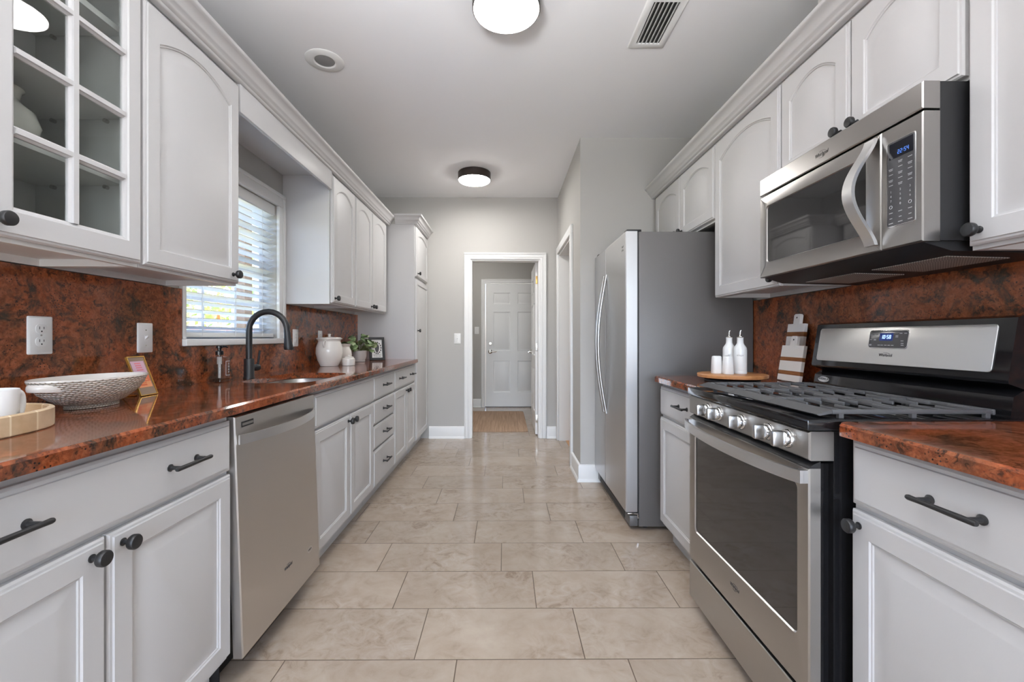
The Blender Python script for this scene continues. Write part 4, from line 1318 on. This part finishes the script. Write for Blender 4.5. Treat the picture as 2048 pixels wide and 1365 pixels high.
# ------------------------------------------------------------------ outlets and switches
def plate(kind, bs, loc, label, cat, w=.072, h=.116):
    r, u, n = bs
    o = tuple(loc)
    th = thing('electrical_outlet' if kind == 'outlet' else 'light_switch', o, label, cat, 'wall plates')
    L = Vector(loc)
    mp = lambda a, b, d_: L + r * a + u * b + n * d_
    mb = MB(o)
    lp = lambda i, d_: [mp(a, b, d_) for a, b in rrect(0, 0, w / 2 - i, h / 2 - i, .004, 3)]
    mb.loops([lp(0, .0005), lp(0, .003), lp(.004, .006)])
    mb.build('cover_plate', M['plate'], th)
    if kind == 'outlet':
        for zc_ in (.0195, -.0195):
            mb = MB(o)
            ol = lambda i, d_: [mp(a, zc_ + b, d_) for a, b in rrect(0, 0, .0168 - i, .0142 - i, .0115, 5)]
            mb.loops([ol(0, .0061), ol(0, .0072), ol(.001, .0076)])
            rc = mb.build('receptacle', M['plate'], th)
            mb = MB(o)
            for a, hh in ((-.0062, .0042), (.0062, .0034)):
                mb.loops([[mp(a + i * .0009, zc_ + .003 + j * hh, d_) for i, j in ((-1, -1), (1, -1), (1, 1), (-1, 1))] for d_ in (.0077, .0080)])
            mb.loops([[mp(.0022 * math.cos(2 * PI * k / 10), zc_ - .0075 + .0024 * math.sin(2 * PI * k / 10), d_) for k in range(10)] for d_ in (.0077, .0080)])
            mb.build('slots', M['slot'], rc)
    else:
        mb = MB(o)
        mb.loops([[mp(a * .005, b * .012, d_) for a, b in ((-1, -1), (1, -1), (1, 1), (-1, 1))] for d_ in (.0060, .0068)])
        mb.loops([[mp(-.004, -.006, .0068), mp(.004, -.006, .0068), mp(.004, .005, .0068), mp(-.004, .005, .0068)], [mp(-.0035, .004, .016), mp(.0035, .004, .016), mp(.0035, .009, .016), mp(-.0035, .009, .016)]])
        mb.build('toggle', M['plate'], th)
    mb = MB(o)
    for b in ((0,) if kind == 'outlet' else (.030, -.030)):
        mb.loops([[mp(.0028 * math.cos(2 * PI * k / 10), b + .0028 * math.sin(2 * PI * k / 10), d_) for k in range(10)] for d_ in (.0060, .0068)])
    mb.build('screw', M['nickel'], th)
SPX = XL + .0205
plate('outlet', basis('L'), (SPX, 1.338, 1.131), 'white duplex outlet on the granite above the woven bowl', 'outlet')
plate('switch', basis('L'), (SPX, 1.726, 1.123), 'white toggle switch on the granite above the gold frame', 'switch')
plate('outlet', basis('L'), (SPX, 2.960, 1.121), 'white outlet on the granite behind the faucet spout', 'outlet')
plate('switch', basis('L'), (SPX, 3.355, 1.118), 'white wall plate on the granite behind the big white crock', 'switch')
plate('switch', basis('F'), (-.530, YF, 1.110), 'white switch plate on the far wall left of the doorway', 'switch')
plate('switch', basis('F'), (-.452, 7.0, 1.235), 'white switch plate on the hall wall beside the six panel door', 'switch')

# ------------------------------------------------------------------ things on the left counter
Z = CT1
# block tray
o = (-1.214, .865, Z)
def sup(cx, cy, a, b, n=56, e=2.6):
    out = []
    for i in range(n):
        t_ = 2 * PI * i / n
        c_, s_ = math.cos(t_), math.sin(t_)
        out.append((cx + a * abs(c_) ** (2 / e) * (1 if c_ >= 0 else -1), cy + b * abs(s_) ** (2 / e) * (1 if s_ >= 0 else -1)))
    return out
tm = mat('cream_bone_inlay', srgb(206, 182, 148), .35)
t = NT(tm)
tcn = t.n('ShaderNodeTexCoord'); sep = t.n('ShaderNodeSeparateXYZ'); t.l(tcn.outputs['Object'], sep.inputs[0])
an = t.math('ARCTAN2', sep.outputs[1], sep.outputs[0])
sg_ = t.math('MULTIPLY', an, 20 / (2 * PI))
fr = t.math('FRACT', sg_)
wnz = t.n('ShaderNodeTexWhiteNoise', noise_dimensions='1D'); t.l(t.math('FLOOR', sg_), wnz.inputs['W'])
bc = t.ramp(wnz.outputs['Value'], [(0, srgb(190, 162, 126)), (1, srgb(218, 196, 164))])
jn = t.ramp(t.math('ABSOLUTE', t.math('SUBTRACT', fr, .5)), [(.455, 0.0), (.48, 1.0)])
bc = t.mix(.25, bc, t.ramp(t.noise(t.coord(), 40, 5), [(.3, srgb(170, 138, 100)), (.7, srgb(226, 206, 176))]))
t.l(t.mix(jn, bc, srgb(232, 218, 192)), t.b.inputs['Base Color'])
mb = MB(o)
A_, B_ = .175, .238
mb.loops([[(x, y, Z + z) for x, y in sup(o[0], o[1], A_ - i, B_ - i)] for i, z in ((.002, .0005), (0, .003), (0, .043), (.003, .046), (.009, .046), (.012, .043), (.012, .009), (.03, .008))])
tag(mb.build('serving_tray', tm), 'cream block inlay tray with a raised rim at the left edge of the counter', 'tray')
o = (-1.108, .944, Z + .0085)
th = thing('mug', o, 'white ceramic mug standing in the cream tray', 'mug')
MB(o).lathe([(.032, 0), (.036, .002), (.041, .03), (.0425, .086), (.0415, .089), (.0395, .087), (.038, .03), (.034, .008), (.004, .007)], o, n=36).build('cup', M['cer_w'], th)
ha = math.radians(98)
hd = Vector((math.cos(ha), math.sin(ha), 0))
mb = MB(o); mb.tube(smooth_pts([Vector(o) + hd * r_ + Vector((0, 0, z_)) for r_, z_ in ((.039, .076), (.056, .078), (.066, .068), (.067, .044), (.058, .022), (.036, .016))], 4), .0075, 12)
mb.build('handle', M['cer_w'], th)

# woven oval bowl
o = (-1.262, 1.338, Z)
bm_ = mat('cream_woven_ceramic', srgb(222, 214, 202), .22)
t = NT(bm_)
tcn = t.n('ShaderNodeTexCoord'); sep = t.n('ShaderNodeSeparateXYZ'); t.l(tcn.outputs['Object'], sep.inputs[0])
an = t.math('MULTIPLY', t.math('ARCTAN2', t.math('MULTIPLY', sep.outputs[1], .62), sep.outputs[0]), 54 / (2 * PI))
zr = t.math('MULTIPLY', sep.outputs[2], 180.0)
row = t.math('FLOOR', zr)
a2 = t.math('ADD', an, t.math('MULTIPLY', t.math('MODULO', row, 2.0), .5))
hx = t.math('SINE', t.math('MULTIPLY', t.math('FRACT', a2), PI))
hz = t.math('SINE', t.math('MULTIPLY', t.math('FRACT', zr), PI))
hgt = t.math('MULTIPLY', t.math('POWER', hx, .6), t.math('POWER', hz, .6))
t.bump(hgt, .9, .006)
t.l(t.mix(t.math('MULTIPLY', hgt, 1.0), srgb(196, 184, 168), srgb(232, 226, 216)), t.b.inputs['Base Color'])
th = thing('bowl', o, 'cream oval ceramic bowl with woven texture and loop handles', 'bowl')
mb = MB(o)
el = lambda r, z: [(o[0] + .62 * r * math.cos(2 * PI * i / 64), o[1] + r * math.sin(2 * PI * i / 64), Z + z) for i in range(64)]
mb.loops([el(.072, .0005), el(.076, .001), el(.076, .011), el(.098, .019), el(.140, .048), el(.163, .083), el(.165, .088)], True, False)
mb.build('bowl_wall', bm_, th, ang=60)
mb = MB(o)
mb.loops([el(.165, .0882), el(.1645, .0915), el(.161, .0915), el(.159, .088), el(.134, .051), el(.092, .023), el(.01, .018)], False, True)
mb.build('bowl_lining', M['cer'], th, ang=60)
for s_ in (-1, 1):
    mb = MB(o)
    ls = []
    for k in range(17):
        ph = -.50 + 1.0 * k / 16
        bl_ = max(0.0, math.cos(ph / .50 * PI / 2)) ** .7
        r0 = .140 + .030 * bl_
        zc_ = Z + .066 + .006 * bl_
        ring_ = []
        for q in range(12):
            a = 2 * PI * q / 12
            rr = r0 + .0055 * math.cos(a)
            ring_.append((o[0] + .62 * rr * math.sin(ph), o[1] + s_ * rr * math.cos(ph), zc_ + .0105 * math.sin(a)))
        ls.append(ring_)
    mb.loops(ls)
    mb.build('handle', M['cer'], th)

# small gold frame with a card, leaning back
o = (-1.290, 1.588, Z)
th = thing('picture_frame', o, 'small gold edged glass frame with pink and orange card behind the bowl', 'picture frame', rot=(0, 0, math.radians(4)))
lean = math.radians(20)
fw, fh = .082, .148
fmp = lambda a, b, d_: (-b * math.sin(lean) + d_ * math.cos(lean), a, b * math.cos(lean) + d_ * math.sin(lean) + .0025)
def fb_(mb, a0, a1, b0, b1, d0, d1):
    vs = [mb.v(fmp(a, b, d_)) for a in (a0, a1) for b in (b0, b1) for d_ in (d0, d1)]
    for q in ((0, 1, 3, 2), (4, 6, 7, 5), (0, 4, 5, 1), (2, 3, 7, 6), (0, 2, 6, 4), (1, 5, 7, 3)): mb.f([vs[i] for i in q])
    return mb
mb = MB()
e = .0026
fb_(mb, -fw / 2, -fw / 2 + e, 0, fh, -.007, .000); fb_(mb, fw / 2 - e, fw / 2, 0, fh, -.007, .000); fb_(mb, -fw / 2 + e, fw / 2 - e, 0, e, -.007, .000); fb_(mb, -fw / 2 + e, fw / 2 - e, fh - e, fh, -.007, .000)
mb.build('frame', M['gold'], th)
fb_(MB(), -fw / 2 + e, fw / 2 - e, e, fh - e, -.006, -.003).build('glass_panel', mat('tinted_backing', srgb(150, 128, 110), .15), th)
cd = [mat('lilac_card', srgb(214, 176, 196), .5), mat('orange_card', srgb(226, 116, 72), .5), mat('peach_card', srgb(236, 160, 112), .5)]
fb_(MB(), -.031, .031, .083, .130, -.0029, -.0021).build('pink_card', cd[0], th)
fb_(MB(), -.031, .031, .030, .076, -.0029, -.0021).build('orange_card', cd[1], th)
mb = MB()
fb_(mb, -.031, .031, .030, .036, -.0020, -.0017); fb_(mb, .008, .031, .036, .052, -.0020, -.0017)
mb.build('card_patch', cd[2], th)
mb = MB()
for zz, a0, a1 in ((.121, -.016, .012), (.113, -.015, .013), (.105, -.014, .014), (.096, -.014, .016)):
    fb_(mb, a0, a1, zz - .0022, zz + .0022, -.0020, -.0017)
mb.build('card_lettering', mat('coral_print', srgb(226, 128, 140), .5), th)
mb = MB()
for zz, a0, a1 in ((.066, -.012, .018), (.058, -.018, .020), (.050, -.014, .006), (.044, -.016, .016)):
    fb_(mb, a0, a1, zz - .0012, zz + .0012, -.0016, -.0013)
mb.build('card_lettering', mat('yellow_print', srgb(240, 170, 110), .5), th)
mb = MB(); mb.tube([(-.026, -.034, .0028), (-.075, -.034, .0028), (-.078, -.02, .0028), (-.03, -.02, .0028)], .002, 8)
mb.tube([fmp(0, .085, -.010), (-.078, -.027, .003)], .002, 8)
mb.build('easel_leg', M['gold'], th)

# soap dispenser
o = (-1.338, 2.045, Z)
th = thing('soap_dispenser', o, 'clear square soap bottle with a black pump beside the faucet', 'soap dispenser', rot=(0, 0, math.radians(-6)))
mb = MB()
mb.loops([[(x, y, z) for x, y in rrect(0, 0, .032 - i, .032 - i, .008, 4)] for i, z in ((.004, .0005), (0, .005), (0, .112), (.004, .119), (.016, .121), (.019, .123), (.019, .128))])
mb.build('bottle', M['soapg'], th)
mb = MB()
mb.loops([[(x, y, z) for x, y in rrect(0, 0, .0295 - i, .0295 - i, .006, 4)] for i, z in ((0, .004), (0, .016))])
mb.build('soap', m_glass('clear_soap', (.86, .85, .83, 1), .5), th)
MB().lathe([(.0165, .1285), (.0165, .145), (.014, .148), (.008, .149), (.008, .158), (.013, .160), (.013, .170), (.011, .172)], (0, 0, 0), n=24).tube([(0, .008, .166), (.005, .032, .167), (.006, .044, .163)], [.005, .004, .0032], 10).build('pump', M['black_g'], th)
MB().cyl((0, 0, .02), (0, 0, .085), .006, n=12).cyl((0, 0, .085), (0, 0, .120), .010, n=14).build('dip_tube', mat('milky_plastic', srgb(205, 204, 202), .4), th)
mb = MB()
for a0, a1, b0, b1 in ((.004, .006, .032, .100), (.004, .030, .098, .100), (.004, .030, .032, .034)):
    mb.box(.0321, .0324, a0 - .004, a1 - .004, b0, b1)
mb.build('label_frame', M['print_w'], th)
for i, ch in enumerate('SOAP'):
    lettering(ch, .012, (.0321, .018, .086 - .013 * i), basis('L'), M['print_w'], th, (0, 0, 0), 'lettering', th=.0003)

# crock, canister, sugar pot
o = (-1.285, 3.19, Z)
th = thing('crock', o, 'large white ceramic crock with a knobbed lid on the left counter', 'crock')
MB(o).lathe([(.058, 0), (.062, .002), (.082, .045), (.094, .095), (.092, .135), (.080, .170), (.076, .182), (.082, .194), (.090, .198), (.090, .203), (.084, .205)], (o[0], o[1], Z), n=48).build('pot', M['cer'], th)
MB(o).lathe([(.083, .2052), (.080, .209), (.02, .214), (.009, .217), (.008, .224), (.011, .229), (.009, .235), (.003, .237)], (o[0], o[1], Z), n=40).build('lid', M['cer'], th)
for s_ in (-1, 1):
    mb = MB(o); mb.tube([(o[0], o[1] + s_ * .078, Z + .182), (o[0], o[1] + s_ * .098, Z + .178), (o[0], o[1] + s_ * .105, Z + .160), (o[0], o[1] + s_ * .092, Z + .142)], .007, 10)
    mb.build('handle', M['cer'], th)
o = (-1.292, 3.47, Z)
th = thing('canister', o, 'smaller white ceramic canister just behind the crock', 'canister')
MB(o).lathe([(.045, 0), (.048, .002), (.064, .035), (.070, .070), (.064, .105), (.054, .125), (.052, .135), (.060, .150), (.064, .156), (.060, .158), (.02, .160)], (o[0], o[1], Z), n=40).build('jar', M['cer'], th)
o = (-1.165, 3.245, Z)
th = thing('sugar_pot', o, 'little white lidded pot standing in front of the crock', 'jar')
MB(o).lathe([(.042, 0), (.045, .002), (.047, .030), (.046, .050), (.040, .057), (.036, .058)], (o[0], o[1], Z), n=36).build('jar', M['cer'], th)
MB(o).lathe([(.034, .0583), (.033, .064), (.022, .068), (.011, .070), (.010, .076), (.006, .079)], (o[0] + .004, o[1], Z), n=30).build('lid', M['cer'], th)
# plant
o = (-1.258, 3.745, Z)
th = thing('potted_plant', o, 'small round leaved green plant in a pale grey pot', 'plant')
MB(o).lathe([(.050, 0), (.054, .003), (.055, .012), (.052, .014), (.064, .045), (.066, .095), (.062, .097), (.060, .090), (.004, .088)], (o[0], o[1], Z), n=40).build('pot', M['pot'], th)
MB(o).lathe([(.058, .0885), (.03, .092), (.004, .093)], (o[0], o[1], Z), n=24).build('soil', M['soil'], th)
rd = random.Random(11)
lf, st = MB(o), MB(o)
for i in range(64):
    a = rd.random() * 2 * PI
    el_ = rd.random() ** .7
    r_ = .02 + .090 * math.sin(el_ * PI / 2) * (.65 + .35 * rd.random())
    p = Vector((o[0] + r_ * math.cos(a), o[1] + r_ * math.sin(a), Z + .095 + .030 + .125 * math.cos(el_ * PI / 2) * (.5 + .5 * rd.random()) - .02 * el_))
    st.tube([(o[0] + .02 * math.cos(a), o[1] + .02 * math.sin(a), Z + .0935), tuple((Vector((o[0], o[1], Z + .10)) * .4 + p * .6) + Vector((0, 0, .012))), tuple(p)], .0012, 5)
    out = Vector((math.cos(a), math.sin(a), .2 + .6 * rd.random())).normalized()
    nn = Vector((math.cos(a) * .4 + rd.gauss(0, .35), math.sin(a) * .4 + rd.gauss(0, .35), 1)).normalized()
    tv = (out - nn * out.dot(nn)).normalized(); bv = nn.cross(tv)
    L_ = .026 + .011 * rd.random(); w_ = L_ * .85
    rim = [p + tv * (L_ * (1 - math.cos(2 * PI * k / 12)) ) * .9 + bv * (w_ * math.sin(2 * PI * k / 12)) - nn * (.008 * (math.sin(2 * PI * k / 12)) ** 2) for k in range(12)]
    cen = p + tv * L_ * .9 + nn * .003
    vs = [lf.v(q) for q in rim]; c0 = lf.v(cen)
    vb = [lf.v(q - nn * .0006) for q in rim]; c1 = lf.v(cen - nn * .0012)
    for k in range(12):
        lf.f([vs[k], vs[(k + 1) % 12], c0]); lf.f([vb[(k + 1) % 12], vb[k], c1]); lf.f([vs[k], vb[k], vb[(k + 1) % 12], vs[(k + 1) % 12]])
t = NT(M['leaf'])
t.l(t.ramp(t.noise(t.coord(), 28, 3), [(.35, srgb(84, 108, 66)), (.55, srgb(128, 150, 104)), (.7, srgb(176, 190, 150))]), t.b.inputs['Base Color'])
lf.build('foliage', M['leaf'], th); st.build('stems', M['stem'], th)
# black frame
o = (-1.165, 3.985, Z)
th = thing('picture_frame', o, 'black framed print leaning beside the potted plant', 'picture frame', rot=(0, 0, math.radians(62)))
lean = math.radians(14)
fw, fh = .138, .215
mb = MB(); e = .022
fb_(mb, -fw / 2, -fw / 2 + e, 0, fh, -.018, .002); fb_(mb, fw / 2 - e, fw / 2, 0, fh, -.018, .002); fb_(mb, -fw / 2 + e, fw / 2 - e, 0, e, -.018, .002); fb_(mb, -fw / 2 + e, fw / 2 - e, fh - e, fh, -.018, .002)
fb_(mb, -.02, .02, 0, .13, -.019, -.018)
mb.build('frame', M['black_p'], th)
th.rotation_euler = (0, 0, -math.radians(62))
pr_ = fb_(MB(), -fw / 2 + e, fw / 2 - e, e, fh - e, -.010, -.006).build('print', mat('white_print_paper', srgb(228, 226, 222), .5), th)
mb = MB()
hp = []
for k in range(24):
    a = 2 * PI * k / 24
    hp.append((.024 * math.sin(a) * (1 - .35 * (1 - math.cos(a)) / 2 * 1.0), .112 + .040 * math.cos(a) ))
mb.loops([[fmp(a, b, -.0059) for a, b in hp], [fmp(a, b, -.0055) for a, b in hp]])
for k in range(14):
    a = 2 * PI * k / 14
    c_ = (.036 * math.cos(a), .115 + .052 * math.sin(a))
    mb.loops([[fmp(c_[0] + .006 * math.cos(2 * PI * j / 8), c_[1] + .009 * math.sin(2 * PI * j / 8), d_) for j in range(8)] for d_ in (-.0059, -.0055)])
mb.build('print_motif', M['print_k'], pr_)
bsf = (Vector((0, 1, 0)), Vector((-math.sin(lean), 0, math.cos(lean))), Vector((math.cos(lean), 0, math.sin(lean))))
lettering('LEGEND', .019, fmp(0, .050, -.0059), bsf, M['print_k'], pr_, (0, 0, 0), th=.0004)
lettering('COLOR', .019, fmp(0, .034, -.0059), bsf, M['print_k'], pr_, (0, 0, 0), th=.0004)
# vase in the glass cabinet
o = (-1.285, 1.105, 1.6065)
tag(MB(o).lathe([(.040, 0), (.044, .003), (.072, .035), (.080, .068), (.070, .100), (.046, .120), (.040, .130), (.044, .150), (.050, .156), (.047, .156), (.036, .135), (.034, .12)], o, n=40).build('vase', M['cer']), 'round white vase on a shelf behind the cabinet glass', 'vase')

# ------------------------------------------------------------------ things on the right counter
o = (1.085, 2.075, Z)
th = thing('turntable', o, 'round wooden turntable on the counter left of the range', 'turntable')
MB(o).lathe([(.118, .0005), (.120, .003), (.120, .010), (.05, .012)], (o[0], o[1], Z), n=40).lathe([(.03, .012), (.03, .0195)], (o[0], o[1], Z), n=20).build('base', M['black_p'], th)
mb = MB(o); mb.lathe([(.148, .020), (.152, .022), (.153, .034), (.151, .037), (.147, .038)], (o[0], o[1], Z), n=56); mb.build('turntable_top', M['wood'], th)
TZ = Z + .038
def shaker(x, y, label):
    o = (x, y, TZ)
    th = thing('shaker', o, label, 'shaker', 'white shakers on the turntable')
    mb = MB(o)
    mb.loops([[(p, q, TZ + z) for p, q in rrect(x, y, .0225 - i, .0225 - i, .0145, 4)] for i, z in ((.0015, .0003), (0, .003), (.0015, .06), (.003, .080), (.006, .084), (.012, .085))])
    mb.build('shaker_body', M['cer_w'], th)
    mb = MB(o)
    for k in range(5):
        mb.cyl((x + .006 * math.cos(2 * PI * k / 5), y + .006 * math.sin(2 * PI * k / 5), TZ + .0851), (x + .006 * math.cos(2 * PI * k / 5), y + .006 * math.sin(2 * PI * k / 5), TZ + .0854), .0012, n=8)
    mb.build('shaker_holes', M['slot'], th)
shaker(1.012, 2.075, 'white shaker at the front left of the turntable')
shaker(1.046, 2.035, 'white shaker standing in front of the two bottles')
def bottle(x, y, txt, label):
    o = (x, y, TZ)
    th = thing('oil_bottle', o, label, 'bottle', 'white ceramic bottles on the turntable')
    MB(o).lathe([(.027, .0003), (.0288, .003), (.0288, .0125), (.0283, .014), (.0288, .0155), (.0288, .112), (.027, .124), (.017, .139), (.0145, .146), (.0138, .168), (.015, .170), (.0135, .172)], (x, y, TZ), n=36).build('bottle_body', M['cer_w'], th)
    mb = MB(o)
    mb.lathe([(.0145, .1722), (.0155, .174), (.0155, .1765), (.006, .178), (.0046, .180), (.0042, .196)], (x, y, TZ), n=20)
    mb.tube([(x, y, TZ + .194), (x + .001, y, TZ + .200), (x + .004, y - .001, TZ + .206)], [.0042, .004, .0034], 10)
    mb.build('pour_spout', M['nickel'], th)
    # word printed round the front of the bottle
    cu = lettering(txt, .011, (0, 0, 0), basis('F'), M['print_g'], th, (0, 0, 0), th=.0003)
    base_a = math.atan2(-y, -x)
    for v_ in cu.data.vertices:
        a = base_a + v_.co.x / .0290
        rr = .0290 + (-v_.co.y)
        v_.co = Vector((rr * math.cos(a), rr * math.sin(a), .088 + v_.co.z))
bottle(1.098, 2.125, 'oil', 'white bottle marked oil, farther back left on the turntable')
bottle(1.118, 2.062, 'vinegar', 'white bottle marked vinegar, right of the oil bottle')

def board(name, loc, w, h, hw, hh, th_, lean_, stripes, label):
    tn = math.radians(lean_)
    ob = thing(name, loc, label, 'cutting board', 'striped cutting boards', rot=(0, tn, 0))
    m = mat('white_board_' + str(w), srgb(214, 206, 198), .5)
    t = NT(m)
    tcn = t.n('ShaderNodeTexCoord'); sep = t.n('ShaderNodeSeparateXYZ'); t.l(tcn.outputs['Object'], sep.inputs[0])
    fac = None
    for a, b in stripes:
        f_ = t.math('MULTIPLY', t.math('GREATER_THAN', sep.outputs[2], a), t.math('LESS_THAN', sep.outputs[2], b))
        fac = f_ if fac is None else t.math('ADD', fac, f_)
    br = t.ramp(t.noise(t.coord((8, 8, 60)), 1.5, 5), [(.3, srgb(112, 66, 34)), (.7, srgb(160, 104, 58))])
    t.l(t.mix(fac, srgb(242, 237, 232), br), t.b.inputs['Base Color'])
    mb = MB()
    pts = [(-w / 2, 0), (w / 2, 0), (w / 2, h), (hw / 2, h), (hw / 2, h + hh - .006), (hw / 2 - .008, h + hh), (-hw / 2 + .008, h + hh), (-hw / 2, h + hh - .006), (-hw / 2, h), (-w / 2, h)]
    mb.prism(pts, lambda a, b, dd: (dd, a, b), 0, th_)
    mb.build('board', m, ob, bevel=.0015)
    mb = MB(); mb.cyl((-.0004, 0, h + hh - .018), (.004, 0, h + hh - .018), .0042, n=12)
    mb.build('hanging_hole', M['slot'], ob)
board('cutting_board', (1.338, 2.055, Z + .004), .158, .170, .044, .046, .016, 9, ((.030, .049), (.096, .114)), 'front white cutting board with two brown stripes against the backsplash')
board('cutting_board', (1.385, 2.112, Z + .003), .124, .276, .046, .048, .016, 7, ((.214, .236),), 'taller narrow cutting board with one brown stripe, behind the front board')
